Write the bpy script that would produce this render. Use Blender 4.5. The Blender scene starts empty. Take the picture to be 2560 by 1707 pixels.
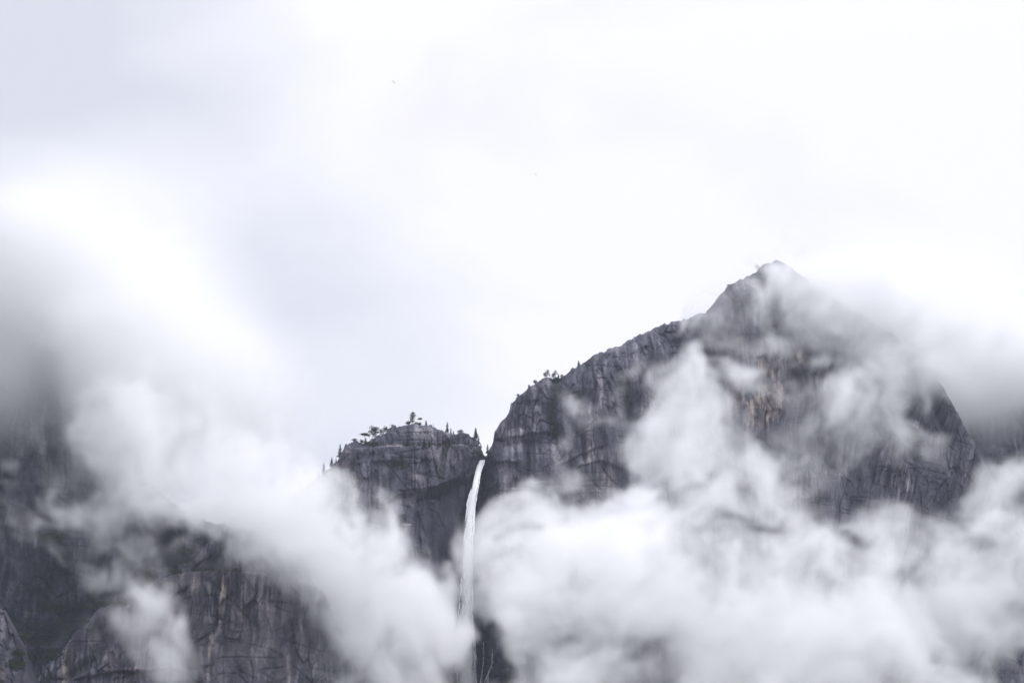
import bpy, bmesh, math, random
import numpy as np
from mathutils import Vector

SC = bpy.context.scene
COL = SC.collection
R = math.radians

# ------------------------------------------------------------------ camera
PITCH = R(16.0)
TANH = 0.2667                      # half width of the view over its distance
cam_data = bpy.data.cameras.new('camera')
cam_data.sensor_width = 36.0
cam_data.lens = 18.0 / TANH
cam_data.clip_start = 1.0
cam_data.clip_end = 30000.0
cam = bpy.data.objects.new('camera', cam_data)
COL.objects.link(cam)
cam.location = (0, 0, 2.0)
cam.rotation_euler = (R(90) + PITCH, 0, 0)
SC.camera = cam

# ------------------------------------------------------------------ light
SUN_EL, SUN_AZ = R(58.0), R(125.0)          # azimuth from straight ahead towards the right
sun_dir = Vector((math.sin(SUN_AZ) * math.cos(SUN_EL), math.cos(SUN_AZ) * math.cos(SUN_EL), math.sin(SUN_EL)))
sd = bpy.data.lights.new('sun', 'SUN')
sd.energy = 1.5
sd.angle = R(25)
sd.color = (1.0, 0.985, 1.0)
sun = bpy.data.objects.new('sun', sd)
COL.objects.link(sun)
sun.rotation_euler = (-sun_dir).to_track_quat('-Z', 'Y').to_euler()
sun.location = (1500, -900, 3000)

world = bpy.data.worlds.new('World')
SC.world = world
world.use_nodes = True
wt = world.node_tree
wt.nodes.clear()


def wn(kind, **kw):
    n = wt.nodes.new(kind)
    for k, v in kw.items():
        setattr(n, k, v)
    return n


def wl(a, b):
    wt.links.new(a, b)


w_out = wn('ShaderNodeOutputWorld')
sky = wn('ShaderNodeTexSky', sky_type='NISHITA', sun_disc=False)
sky.sun_elevation = SUN_EL
sky.sun_rotation = SUN_AZ
bg_sky = wn('ShaderNodeBackground')
bg_sky.inputs['Strength'].default_value = 0.08
wl(sky.outputs[0], bg_sky.inputs['Color'])
# the closed overcast layer: large soft cloud shapes, brightest round the veiled sun
tc = wn('ShaderNodeTexCoord')
dot = wn('ShaderNodeVectorMath', operation='DOT_PRODUCT')
glow_dir = Vector((0.20, 1.0, 0.40)).normalized()
dot.inputs[1].default_value = glow_dir
wl(tc.outputs['Generated'], dot.inputs[0])
glow = wn('ShaderNodeMapRange')
glow.inputs['From Min'].default_value = 0.91
glow.inputs['From Max'].default_value = 1.0
glow.inputs['To Min'].default_value = -0.16
glow.inputs['To Max'].default_value = 0.42
wl(dot.outputs['Value'], glow.inputs['Value'])
mp = wn('ShaderNodeMapping')
mp.inputs['Scale'].default_value = (6.0, 6.0, 11.0)
mp.inputs['Rotation'].default_value = (0, R(-28), 0)
wl(tc.outputs['Generated'], mp.inputs['Vector'])
ns = wn('ShaderNodeTexNoise')
ns.inputs['Scale'].default_value = 1.0
ns.inputs['Detail'].default_value = 5.0
ns.inputs['Roughness'].default_value = 0.42
ns.inputs['Distortion'].default_value = 0.35
wl(mp.outputs[0], ns.inputs['Vector'])
mix1 = wn('ShaderNodeMath', operation='MULTIPLY_ADD')
wl(ns.outputs['Fac'], mix1.inputs[0])
mix1.inputs[1].default_value = 1.18
wl(glow.outputs[0], mix1.inputs[2])
ramp = wn('ShaderNodeValToRGB')
ramp.color_ramp.elements[0].position = 0.42
ramp.color_ramp.elements[0].color = (0.475, 0.485, 0.54, 1)
ramp.color_ramp.elements[1].position = 0.93
ramp.color_ramp.elements[1].color = (0.665, 0.66, 0.715, 1)
e = ramp.color_ramp.elements.new(0.72)
e.color = (0.585, 0.588, 0.64, 1)
wl(mix1.outputs[0], ramp.inputs[0])
bg_over = wn('ShaderNodeBackground')
# an overcast sky is about three times as bright overhead as near the horizon
sepw = wn('ShaderNodeSeparateXYZ')
wl(tc.outputs['Generated'], sepw.inputs[0])
zen = wn('ShaderNodeMapRange', interpolation_type='SMOOTHSTEP')
zen.inputs['From Min'].default_value = 0.40
zen.inputs['From Max'].default_value = 1.0
zen.inputs['To Min'].default_value = 1.0
zen.inputs['To Max'].default_value = 2.2
wl(sepw.outputs['Z'], zen.inputs['Value'])
wl(zen.outputs[0], bg_over.inputs['Strength'])
wl(ramp.outputs[0], bg_over.inputs['Color'])
w_mix = wn('ShaderNodeMixShader')
w_mix.inputs['Fac'].default_value = 0.93
wl(bg_sky.outputs[0], w_mix.inputs[1])
wl(bg_over.outputs[0], w_mix.inputs[2])
wl(w_mix.outputs[0], w_out.inputs['Surface'])

SC.view_settings.view_transform = 'Standard'
SC.view_settings.look = 'None'
SC.view_settings.exposure = 0.7
SC.view_settings.gamma = 1.0
SC.view_settings.use_curve_mapping = False

cy = SC.cycles
cy.use_denoising = True
cy.max_bounces = 20
cy.diffuse_bounces = 2
cy.volume_bounces = 18
cy.transparent_max_bounces = 8
cy.volume_step_rate = 3.0
cy.volume_max_steps = 512
cy.use_adaptive_sampling = True
cy.adaptive_threshold = 0.015
cy.sample_clamp_indirect = 6.0
cy.time_limit = 1000

# ------------------------------------------------------------------ helpers
SP, CP = math.sin(PITCH), math.cos(PITCH)


def at(px, py, Y):
    """A direction measured on the photo (2560 wide) turned into a place at the distance Y."""
    cx = (px - 1280.0) / 1280.0 * TANH
    cz = (853.5 - py) / 1280.0 * TANH
    dy, dz = CP - cz * SP, SP + cz * CP
    return np.array([cx / dy * Y, Y, 2.0 + dz / dy * Y])


def tag(o, label=None, cat=None, group=None, kind=None):
    if label: o['label'] = label
    if cat: o['category'] = cat
    if group: o['group'] = group
    if kind: o['kind'] = kind
    return o


def sstep(a, b, x):
    t = np.clip((x - a) / (b - a), 0, 1)
    return t * t * (3 - 2 * t)


def _hash(ix, iy, seed):
    h = ix.astype(np.int32).view(np.uint32) * np.uint32(374761393) + iy.astype(np.int32).view(np.uint32) * np.uint32(668265263) + np.uint32(seed * 1442695041 & 0xffffffff)
    h = (h ^ (h >> np.uint32(13))) * np.uint32(1274126177)
    h = (h ^ (h >> np.uint32(16))) * np.uint32(2246822519)
    return (h >> np.uint32(8)).astype(np.float32) * np.float32(1 / 0xffffff)


def noise2(x, y, seed=0):
    """Gradient noise, about -0.7..0.7"""
    x, y = np.broadcast_arrays(np.asarray(x, np.float32), np.asarray(y, np.float32))
    ix, iy = np.floor(x), np.floor(y)
    fx, fy = x - ix, y - iy
    ux, uy = fx * fx * fx * (fx * (fx * 6 - 15) + 10), fy * fy * fy * (fy * (fy * 6 - 15) + 10)

    def g(dx, dy):
        a = _hash(ix + dx, iy + dy, seed) * np.float32(2 * np.pi)
        return np.cos(a) * (fx - dx) + np.sin(a) * (fy - dy)
    a, b, c, d = g(0, 0), g(1, 0), g(0, 1), g(1, 1)
    return (a + (b - a) * ux) * (1 - uy) + (c + (d - c) * ux) * uy


def fbm(x, y, octaves=4, seed=0, gain=0.5):
    s, amp = 0, 1.0
    for k in range(octaves):
        s = s + amp * noise2(x * 2 ** k, y * 2 ** k, seed + 17 * k)
        amp *= gain
    return s


def ridge(x, y, octaves=3, seed=0):
    s, amp = 0, 1.0
    for k in range(octaves):
        s = s + amp * (1 - 2.2 * np.abs(noise2(x * 2 ** k, y * 2 ** k, seed + 31 * k)))
        amp *= 0.5
    return s / 1.75


def cells(x, y, seed=0):
    """Worley cells: (value of the cell 0..1, second value, distance to the border)"""
    x, y = np.broadcast_arrays(np.asarray(x, np.float32), np.asarray(y, np.float32))
    ix, iy = np.floor(x), np.floor(y)
    f1 = np.full(x.shape, 9.0, np.float32); f2 = f1.copy()
    v = np.zeros(x.shape, np.float32); w = v.copy(); tx = v.copy(); ty = v.copy()
    for dx in (-1, 0, 1):
        for dy in (-1, 0, 1):
            cx, cyy = ix + dx, iy + dy
            qx, qy = cx + _hash(cx, cyy, seed), cyy + _hash(cx, cyy, seed + 7)
            d = np.hypot(x - qx, y - qy)
            m = d < f1
            f2 = np.where(m, f1, np.minimum(f2, d))
            v = np.where(m, _hash(cx, cyy, seed + 3), v)
            w = np.where(m, _hash(cx, cyy, seed + 5), w)
            tx = np.where(m, x - qx, tx); ty = np.where(m, y - qy, ty)
            f1 = np.where(m, d, f1)
    return v, w, f2 - f1, tx, ty


def grid_mesh(name, P, attrs, mat):
    """P: (rows, cols, 3) points -> quads"""
    nr, nc = P.shape[:2]
    me = bpy.data.meshes.new(name)
    me.vertices.add(nr * nc)
    me.vertices.foreach_set('co', P.reshape(-1).astype(np.float32))
    i = np.arange(nr * nc).reshape(nr, nc)
    q = np.stack([i[:-1, :-1], i[:-1, 1:], i[1:, 1:], i[1:, :-1]], -1).reshape(-1, 4)
    nq = len(q)
    me.loops.add(nq * 4)
    me.polygons.add(nq)
    me.loops.foreach_set('vertex_index', q.reshape(-1).astype(np.int32))
    me.polygons.foreach_set('loop_start', (np.arange(nq) * 4).astype(np.int32))
    me.update(calc_edges=True)
    for k, v in attrs.items():
        a = me.attributes.new(k, 'FLOAT', 'POINT')
        a.data.foreach_set('value', np.broadcast_to(v, (nr, nc)).reshape(-1).astype(np.float32))
    me.materials.append(mat)
    o = bpy.data.objects.new(name, me)
    COL.objects.link(o)
    return o


# ------------------------------------------------------------------ materials
def new_mat(name):
    m = bpy.data.materials.new(name)
    m.use_nodes = True
    m.node_tree.nodes.clear()
    return m, m.node_tree


def rock_material(name):
    """Granite: 'tone' is how pale the stone is (dark lichen, water streaks, gullies and painted shade under ledges to fresh pale rock), 'rust' the ochre patches, 'moss' plants in cracks."""
    m, nt = new_mat(name)
    N, L = nt.nodes, nt.links
    out = N.new('ShaderNodeOutputMaterial')
    bs = N.new('ShaderNodeBsdfPrincipled')
    bs.inputs['Roughness'].default_value = 0.8
    bs.inputs['Specular IOR Level'].default_value = 0.3
    tcn = N.new('ShaderNodeTexCoord')
    fine = N.new('ShaderNodeTexNoise')
    fine.inputs['Scale'].default_value = 0.9
    fine.inputs['Detail'].default_value = 4.0
    fine.inputs['Roughness'].default_value = 0.7
    L.new(tcn.outputs['Object'], fine.inputs['Vector'])
    mapn = N.new('ShaderNodeMapping')
    mapn.inputs['Scale'].default_value = (0.35, 0.1, 0.02)
    L.new(tcn.outputs['Object'], mapn.inputs['Vector'])
    st = N.new('ShaderNodeTexNoise')
    st.inputs['Scale'].default_value = 1.0
    st.inputs['Detail'].default_value = 5.0
    L.new(mapn.outputs[0], st.inputs['Vector'])
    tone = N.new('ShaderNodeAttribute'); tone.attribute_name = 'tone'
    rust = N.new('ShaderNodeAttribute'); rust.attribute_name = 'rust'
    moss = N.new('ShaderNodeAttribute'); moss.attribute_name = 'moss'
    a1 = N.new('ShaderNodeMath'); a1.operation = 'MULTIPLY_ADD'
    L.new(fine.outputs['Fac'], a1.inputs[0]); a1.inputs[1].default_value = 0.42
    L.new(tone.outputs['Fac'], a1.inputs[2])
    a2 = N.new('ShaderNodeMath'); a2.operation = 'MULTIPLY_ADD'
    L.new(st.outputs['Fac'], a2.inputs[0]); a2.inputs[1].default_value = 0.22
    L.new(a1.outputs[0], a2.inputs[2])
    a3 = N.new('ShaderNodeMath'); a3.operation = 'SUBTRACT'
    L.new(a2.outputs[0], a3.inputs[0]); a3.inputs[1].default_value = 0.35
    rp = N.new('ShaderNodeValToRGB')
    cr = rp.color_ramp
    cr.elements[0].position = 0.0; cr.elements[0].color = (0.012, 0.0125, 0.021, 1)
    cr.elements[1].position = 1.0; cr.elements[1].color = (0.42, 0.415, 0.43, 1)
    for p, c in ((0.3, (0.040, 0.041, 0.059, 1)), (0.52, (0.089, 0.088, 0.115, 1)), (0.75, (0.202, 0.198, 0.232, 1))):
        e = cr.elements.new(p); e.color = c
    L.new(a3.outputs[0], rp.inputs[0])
    mx = N.new('ShaderNodeMix'); mx.data_type = 'RGBA'; mx.blend_type = 'MULTIPLY'
    mx.inputs[7].default_value = (1.16, 0.985, 0.83, 1)
    L.new(rust.outputs['Fac'], mx.inputs[0]); L.new(rp.outputs[0], mx.inputs[6])
    mx2 = N.new('ShaderNodeMix'); mx2.data_type = 'RGBA'
    mx2.inputs[7].default_value = (0.028, 0.036, 0.026, 1)
    L.new(moss.outputs['Fac'], mx2.inputs[0]); L.new(mx.outputs[2], mx2.inputs[6])
    L.new(mx2.outputs[2], bs.inputs['Base Color'])
    bp = N.new('ShaderNodeBump')
    bp.inputs['Strength'].default_value = 0.9
    bp.inputs['Distance'].default_value = 0.5
    L.new(fine.outputs['Fac'], bp.inputs['Height'])
    L.new(bp.outputs[0], bs.inputs['Normal'])
    L.new(bs.outputs[0], out.inputs['Surface'])
    return m


def plain_noise_mat(name, c0, c1, scale=1.0, rough=0.9):
    m, nt = new_mat(name)
    N, L = nt.nodes, nt.links
    out = N.new('ShaderNodeOutputMaterial')
    bs = N.new('ShaderNodeBsdfPrincipled')
    bs.inputs['Roughness'].default_value = rough
    bs.inputs['Specular IOR Level'].default_value = 0.15
    tcn = N.new('ShaderNodeTexCoord')
    nz = N.new('ShaderNodeTexNoise'); nz.inputs['Scale'].default_value = scale; nz.inputs['Detail'].default_value = 4
    L.new(tcn.outputs['Object'], nz.inputs['Vector'])
    rp = N.new('ShaderNodeValToRGB')
    rp.color_ramp.elements[0].position = 0.3; rp.color_ramp.elements[0].color = (*c0, 1)
    rp.color_ramp.elements[1].position = 0.7; rp.color_ramp.elements[1].color = (*c1, 1)
    L.new(nz.outputs['Fac'], rp.inputs[0]); L.new(rp.outputs[0], bs.inputs['Base Color'])
    L.new(bs.outputs[0], out.inputs['Surface'])
    return m


M_ROCK = rock_material('granite')
M_NEEDLE = plain_noise_mat('conifer_needles', (0.012, 0.018, 0.014), (0.035, 0.046, 0.030), 0.6)
M_LEAF = plain_noise_mat('shrub_leaves', (0.030, 0.045, 0.022), (0.075, 0.095, 0.045), 0.4)
M_BARK = plain_noise_mat('bark', (0.05, 0.042, 0.038), (0.11, 0.095, 0.085), 2.0)
M_GROUND = plain_noise_mat('meadow_and_forest_floor', (0.035, 0.045, 0.025), (0.08, 0.085, 0.05), 0.01)

# ------------------------------------------------------------------ ground
gx = np.linspace(-6000, 6000, 61); gy = np.linspace(-3000, 9000, 61)
GX, GY = np.meshgrid(gx, gy)
GZ = 4 * fbm(GX / 900, GY / 900, 3, 5) + 0.0
GZ -= GZ[15, 30]
GZ = np.where(np.hypot(GX, GY) < 500, np.minimum(GZ, 0), GZ)
ground = grid_mesh('ground', np.stack([GX, GY, GZ], -1), {}, M_GROUND)
tag(ground, 'green brown valley floor below the cliffs', 'ground', kind='structure')


# ------------------------------------------------------------------ cliffs
class Cliff:
    """A cliff standing on the valley floor: its skyline as points (px, py, Y), its face falling from there towards the viewer."""

    def __init__(self, name, line, dx=1.0, zb=225.0, round_r=14.0, lean=0.07, seed=1, slant=None, back=160.0, rough=1.0,
                 ledges=(), gullies=(), patches=(), mosses=(), tone0=0.0, cave=None, step=1.0, jag=1.0):
        self.name = name; self.seed = seed; self.lean = lean; self.slant = slant; self.rough = rough
        W = np.array([at(*p[:3]) for p in line])
        o = np.argsort(W[:, 0], kind='stable')
        W = W[o]
        rr = np.array([(p[3] if len(p) > 3 else round_r) for p in line])[o]
        self.lx, self.ly, self.lz, self.lr = W[:, 0], W[:, 1], W[:, 2], rr
        self.ledges, self.gullies, self.patches, self.mosses, self.tone0, self.cave = ledges, gullies, patches, mosses, tone0, cave
        self.jag = jag; self.zb = zb
        x = np.arange(W[0, 0], W[-1, 0], dx)
        zt = self.top(x)
        nrow = int((zt.max() - zb) / step)
        t = np.linspace(0, 1, nrow)[:, None]
        Z = zb + t * (zt[None, :] - zb)
        X = np.broadcast_to(x[None, :], Z.shape)
        Y, attrs = self.face(X, Z, zt[None, :])
        # over the top and back, and down to the valley floor
        nb = 14
        s = np.linspace(0, 1, nb + 1)[1:, None]
        yb = Y[-1:, :] + s * back
        zbk = zt[None, :] - 0.28 * s * back - 3 * s * noise2(X[:1] / 15, s * 6, seed)
        low = np.linspace(0, 1, 18)[:-1, None]
        zl = -8 + low * (zb + 8)
        yl = Y[:1, :] - (1 - low) ** 1.3 * 90 + 6 * noise2(X[:1] / 40, zl / 40, seed + 4) * np.minimum(1, (1 - low) * 3)
        P = np.concatenate([np.stack([np.broadcast_to(x[None, :], zl.repeat(len(x), 1).shape), yl, zl.repeat(len(x), 1)], -1),
                            np.stack([X, Y, Z], -1),
                            np.stack([np.broadcast_to(x[None, :], yb.shape), yb, zbk], -1)], 0)
        A = {}
        for k, v in attrs.items():
            A[k] = np.concatenate([np.repeat(v[:1], len(low), 0), v, np.repeat(v[-1:], nb, 0)], 0)
        self.obj = grid_mesh(name, P, A, M_ROCK)
        self.P, self.X, self.Yf, self.Z, self.xs, self.zt = P, X, Y, Z, x, zt

    def top(self, x):
        z = np.interp(x, self.lx, self.lz)
        v, w, b, _tx, _ty = cells(x / 5.0, x * 0 + 0.5, self.seed + 50)
        return z + self.jag * (2.2 * fbm(x / 14, x * 0 + 3.3, 4, self.seed + 40, 0.6) + 3.0 * (v - 0.5))

    def crest(self, x):
        return np.interp(x, self.lx, self.ly)

    def to_photo(self, X, Z):
        y = self.crest(X) - 12
        dy, dz = y, Z - 2.0
        cyy = dy * CP + dz * SP
        czz = -dy * SP + dz * CP
        return 1280 + X / cyy / TANH * 1280, 853.5 - czz / cyy / TANH * 1280

    def face(self, X, Z, ztop):
        sd_, k = self.seed, self.rough
        PX, PY = self.to_photo(X, Z)
        h = np.maximum(ztop - Z, 0)
        rr = np.interp(X, self.lx, self.lr)
        q = np.clip(h / rr, 0, 1)
        base = self.crest(X) - rr * 0.9 * np.sqrt(np.maximum(0, 1 - (1 - q) ** 2)) - self.lean * h
        ang = self.slant(PX, PY) if self.slant else 0.0      # how far the joints lean from the vertical
        x0, z0 = 420.0, 620.0
        U = (X - x0) * np.cos(ang) + (Z - z0) * np.sin(ang)
        V = -(X - x0) * np.sin(ang) + (Z - z0) * np.cos(ang)
        wob = 6 * fbm(X / 60, Z / 60, 3, sd_ + 1)
        U = U + wob; V = V + 8 * fbm(X / 70, Z / 50, 2, sd_ + 2)
        big = fbm(U / 150, V / 230, 3, sd_ + 3)
        ribs = ridge(U / 26, V / 210, 3, sd_ + 5)
        fine_r = fbm(U / 6.5, V / 60, 3, sd_ + 8)
        c1, c1b, e1, t1x, t1y = cells(U / 15, V / 42, sd_ + 10)
        c2, c2b, e2, t2x, t2y = cells(U / 7.0, V / 24, sd_ + 13)
        c3, c3b, e3, t3x, t3y = cells(U / 3.0, V / 10, sd_ + 14)
        facets = (c2b - 0.5) * 5.0 * t2x + (c2 - 0.42) * 8.0 * t2y + (c3b - 0.5) * 2.4 * t3x + (c3 - 0.42) * 4.4 * t3y + (c1b - 0.5) * 8 * t1x + (c1 - 0.45) * 9 * t1y
        blocky = sstep(-0.25, 0.3, fbm(X / 90, Z / 70, 2, sd_ + 15))
        grain = fbm(U / 2.6, V / 4.5, 3, sd_ + 18)
        crack = sstep(0.07, 0.0, e1) * sstep(0.55, 0.95, blocky + 0.3 * fbm(X / 24, Z / 24, 2, sd_ + 16)) * 0.8
        long_crack = sstep(0.035, 0.0, np.abs(noise2(U / 30, V / 230, sd_ + 71))) * sstep(-0.05, 0.2, fbm(X / 60, Z / 80, 2, sd_ + 72))
        slant_crack = sstep(0.03, 0.0, np.abs(noise2((X + 0.7 * Z) / 60, (Z - 0.5 * X) / 160, sd_ + 73))) * sstep(0.0, 0.25, fbm(X / 70, Z / 60, 2, sd_ + 74))
        crack = np.maximum(crack, np.maximum(long_crack, slant_crack))
        d = -16 * big - 3.2 * ribs * (1.15 - 0.5 * blocky) - 1.5 * fine_r
        d += (c1 - 0.5) * 5.5 * (0.2 + 0.8 * blocky) + (c2b - 0.5) * 1.6 * blocky - 0.9 * grain + facets * (0.30 + 0.70 * blocky)
        d += 2.0 * crack
        # joints running across the face
        hz = noise2(X / 130, Z / 17 + 0.25 * X / 60, sd_ + 21)
        shelf = sstep(0.05, 0.0, np.abs(hz)) * sstep(-0.1, 0.25, fbm(X / 50, Z / 40, 2, sd_ + 22))
        d += 1.5 * shelf
        band = sstep(-0.2, 0.35, fbm(X / 48, Z / 95, 3, sd_ + 25))        # where water runs down the face
        tone = 0.43 + self.tone0 + (0.12 + 0.30 * band) * fbm(U / 5.0, V / 130, 4, sd_ + 24) + 0.26 * fbm(U / 34, V / 85, 3, sd_ + 26) + 0.20 * fbm(X / 13, Z / 25, 4, sd_ + 28) + 0.10 * grain
        tone += (c1b - 0.5) * 0.22 * (0.2 + 0.8 * blocky) + ((c2b - 0.5) * 0.20 + (c3b - 0.5) * 0.16) * (0.4 + 0.6 * blocky) - 0.26 * crack - 0.16 * shelf
        streak = band * sstep(0.10, 0.40, fbm(U / 3.8, V / 90, 3, sd_ + 30) + 0.35 * fbm(X / 40, Z / 45, 3, sd_ + 31))
        tone -= 0.26 * streak
        rust = np.clip(0.15 + 1.1 * fbm(X / 70, Z / 110, 3, sd_ + 33), 0, 1) * 0.30
        moss = 0.9 * crack * sstep(0.1, 0.4, fbm(X / 35, Z / 35, 3, sd_ + 35))
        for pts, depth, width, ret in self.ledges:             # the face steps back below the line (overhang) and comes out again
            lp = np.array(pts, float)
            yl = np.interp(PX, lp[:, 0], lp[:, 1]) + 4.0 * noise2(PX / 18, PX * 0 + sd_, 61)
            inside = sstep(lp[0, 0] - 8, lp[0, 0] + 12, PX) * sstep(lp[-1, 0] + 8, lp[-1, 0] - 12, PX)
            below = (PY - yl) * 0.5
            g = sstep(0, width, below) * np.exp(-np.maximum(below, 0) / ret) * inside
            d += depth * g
            tone -= 0.14 * sstep(-1, 1, below) * np.exp(-np.maximum(below, 0) / 5.0) * inside * np.sign(depth)  # shade under the overhang painted into the tone, reversed below jutting ledges
        for pts, wd, depth, dark, green in self.gullies:
            lp = np.array(pts, float)
            o = np.argsort(lp[:, 1]); lp = lp[o]
            xc = np.interp(PY, lp[:, 1], lp[:, 0]) + 5 * noise2(PY / 30, PY * 0 + 2.2, sd_ + 62)
            ends = sstep(lp[0, 1] - 12, lp[0, 1] + 14, PY) * sstep(lp[-1, 1] + 14, lp[-1, 1] - 12, PY)
            g = np.exp(-((PX - xc) / wd) ** 2) * ends
            d += depth * g
            tone -= dark * g * (0.7 + 0.6 * fbm(X / 4, Z / 6, 3, sd_ + 63))  # stone gets darker along the gully
            moss = np.maximum(moss, green * sstep(0.35, 0.7, g + 0.6 * fbm(X / 8, Z / 8, 3, sd_ + 64)))
        for px, py, rx, ry, amt, ru in self.patches:
            r2 = ((PX - px) / rx) ** 2 + ((PY - py) / ry) ** 2 + 0.9 * fbm(U / 7, V / 30, 3, sd_ + 66)
            g = sstep(1.2, 0.3, r2)
            tone += amt * g
            rust = np.clip(rust + ru * g, 0, 1)
        for px, py, rx, ry in self.mosses:
            r2 = ((PX - px) / rx) ** 2 + ((PY - py) / ry) ** 2 + 1.5 * fbm(X / 9, Z / 7, 5, sd_ + 68, 0.7)
            moss = np.maximum(moss, 0.75 * sstep(1.2, 0.3, r2) * sstep(-0.25, 0.25, fbm(X / 3.5, Z / 3.5, 3, sd_ + 69)))
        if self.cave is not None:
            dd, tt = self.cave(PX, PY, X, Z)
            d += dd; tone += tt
        d = d * k
        fade = sstep(0, 5.0, h) * 0.85 + 0.15
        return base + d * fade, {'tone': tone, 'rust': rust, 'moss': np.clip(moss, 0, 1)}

    def y_at(self, x, z):
        """depth of the face at x, z (nearest sample)"""
        c = int(np.clip(round((x - self.xs[0]) / (self.xs[1] - self.xs[0])), 0, len(self.xs) - 1))
        t = (z - self.zb) / (self.zt[c] - self.zb)
        r = int(np.clip(round(t * (len(self.Z) - 1)), 0, len(self.Z) - 1))
        return self.Yf[r, c]

    def spot(self, px, py):
        """the place on the face seen in the direction px, py"""
        Y = float(self.crest(at(px, py, 2400)[0]))
        for _ in range(6):
            p = at(px, py, Y)
            Y = float(self.y_at(p[0], p[2]))
        return at(px, py, Y)

    def rim(self, px):
        """the skyline point over px"""
        Y = 2400.0
        for _ in range(5):
            x = at(px, 900, Y)[0]
            for _k in range(3):
                z = float(np.interp(x, self.xs, self.zt)); Y = float(self.crest(np.array([x]))[0])
                cyy = Y * CP + (z - 2) * SP
                x = (px - 1280) / 1280 * TANH * cyy
        return np.array([x, Y, float(np.interp(x, self.xs, self.zt))])


FALL = [(1209, 1140, 5), (1204, 1152, 9), (1197, 1170, 10.5), (1192, 1190, 10.5), (1188, 1212, 11), (1183, 1235, 11.5),
        (1178, 1262, 12), (1174, 1300, 13), (1171, 1345, 14), (1169, 1400, 16), (1167, 1460, 18), (1166, 1530, 21), (1165, 1600, 25),
        (1165, 1660, 27), (1166, 1730, 27)]
FP = np.array(FALL, float)


def fall_recess(PX, PY, X, Z):
    xc = np.interp(PY, FP[:, 1], FP[:, 0])
    wid = 26 + np.clip((PY - 1150) / 250, 0, 1) * 40
    g = np.exp(-((PX - xc - 2) / wid) ** 2) * sstep(1128, 1165, PY)
    # the alcove left of the fall, under the slanting roof
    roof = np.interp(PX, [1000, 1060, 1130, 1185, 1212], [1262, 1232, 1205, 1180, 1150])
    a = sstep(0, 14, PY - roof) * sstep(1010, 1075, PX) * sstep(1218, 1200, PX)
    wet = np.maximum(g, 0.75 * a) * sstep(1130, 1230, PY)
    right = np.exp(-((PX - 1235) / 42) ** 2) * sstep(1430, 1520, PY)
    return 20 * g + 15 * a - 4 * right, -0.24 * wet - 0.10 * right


main_line = [
    (620, 1330, 2450), (680, 1285, 2445), (735, 1235, 2440), (775, 1206, 2435), (791, 1196, 2432), (805, 1180, 2430), (825, 1171, 2428), (841, 1154, 2427),
    (852, 1139, 2426), (863, 1114, 2425), (874, 1105, 2424), (891, 1103, 2424), (905, 1107, 2424), (916, 1104, 2424), (932, 1099, 2424), (949, 1089, 2424),
    (966, 1081, 2424), (982, 1067, 2424), (996, 1064, 2424), (1015, 1062, 2424), (1037, 1062, 2424), (1054, 1066, 2425), (1068, 1064, 2426), (1087, 1066, 2427),
    (1098, 1072, 2428), (1115, 1081, 2430), (1126, 1086, 2431), (1140, 1084, 2432), (1151, 1081, 2433), (1167, 1085, 2435), (1184, 1094, 2438), (1195, 1108, 2442),
    (1203, 1122, 2446), (1208, 1136, 2449), (1213, 1140, 2449), (1217, 1138, 2447), (1228, 1117, 2443), (1233, 1104, 2440), (1236, 1078, 2436), (1253, 1052, 2432),
    (1265, 1041, 2430), (1274, 1028, 2428), (1277, 1009, 2428), (1284, 1002, 2428), (1299, 991, 2428), (1322, 968, 2428), (1345, 957, 2428), (1360, 947, 2428, 18),
    (1376, 944, 2430, 22), (1399, 945, 2432, 28), (1414, 936, 2434, 34), (1437, 918, 2436, 42), (1456, 911, 2438, 48), (1475, 897, 2440, 55), (1517, 878, 2444, 60),
    (1548, 867, 2446, 62), (1575, 852, 2448, 62), (1609, 836, 2450, 62), (1663, 815, 2452, 60), (1693, 807, 2452, 58), (1724, 798, 2452, 50), (1760, 788, 2450, 36),
    (1766, 775, 2450, 30), (1781, 762, 2448, 28), (1808, 731, 2446, 26), (1816, 716, 2446, 24), (1823, 711, 2446, 26), (1835, 711, 2446, 40), (1858, 698, 2448, 40),
    (1889, 683, 2450, 30), (1895, 673, 2450, 22), (1904, 665, 2450, 22), (1934, 657, 2452, 28), (1960, 662, 2454, 34), (1990, 690, 2458, 40), (2060, 735, 2468, 45),
    (2150, 785, 2484, 45), (2230, 845, 2500, 45), (2303, 903, 2518, 42), (2351, 965, 2534, 38), (2387, 1030, 2548, 36), (2430, 1110, 2566, 34), (2480, 1205, 2585, 30),
    (2560, 1350, 2620, 30), (2650, 1520, 2650, 30), (2720, 1640, 2670, 30)]


def main_slant(PX, PY):
    return -R(24) * sstep(1850, 2420, PX)


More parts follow.
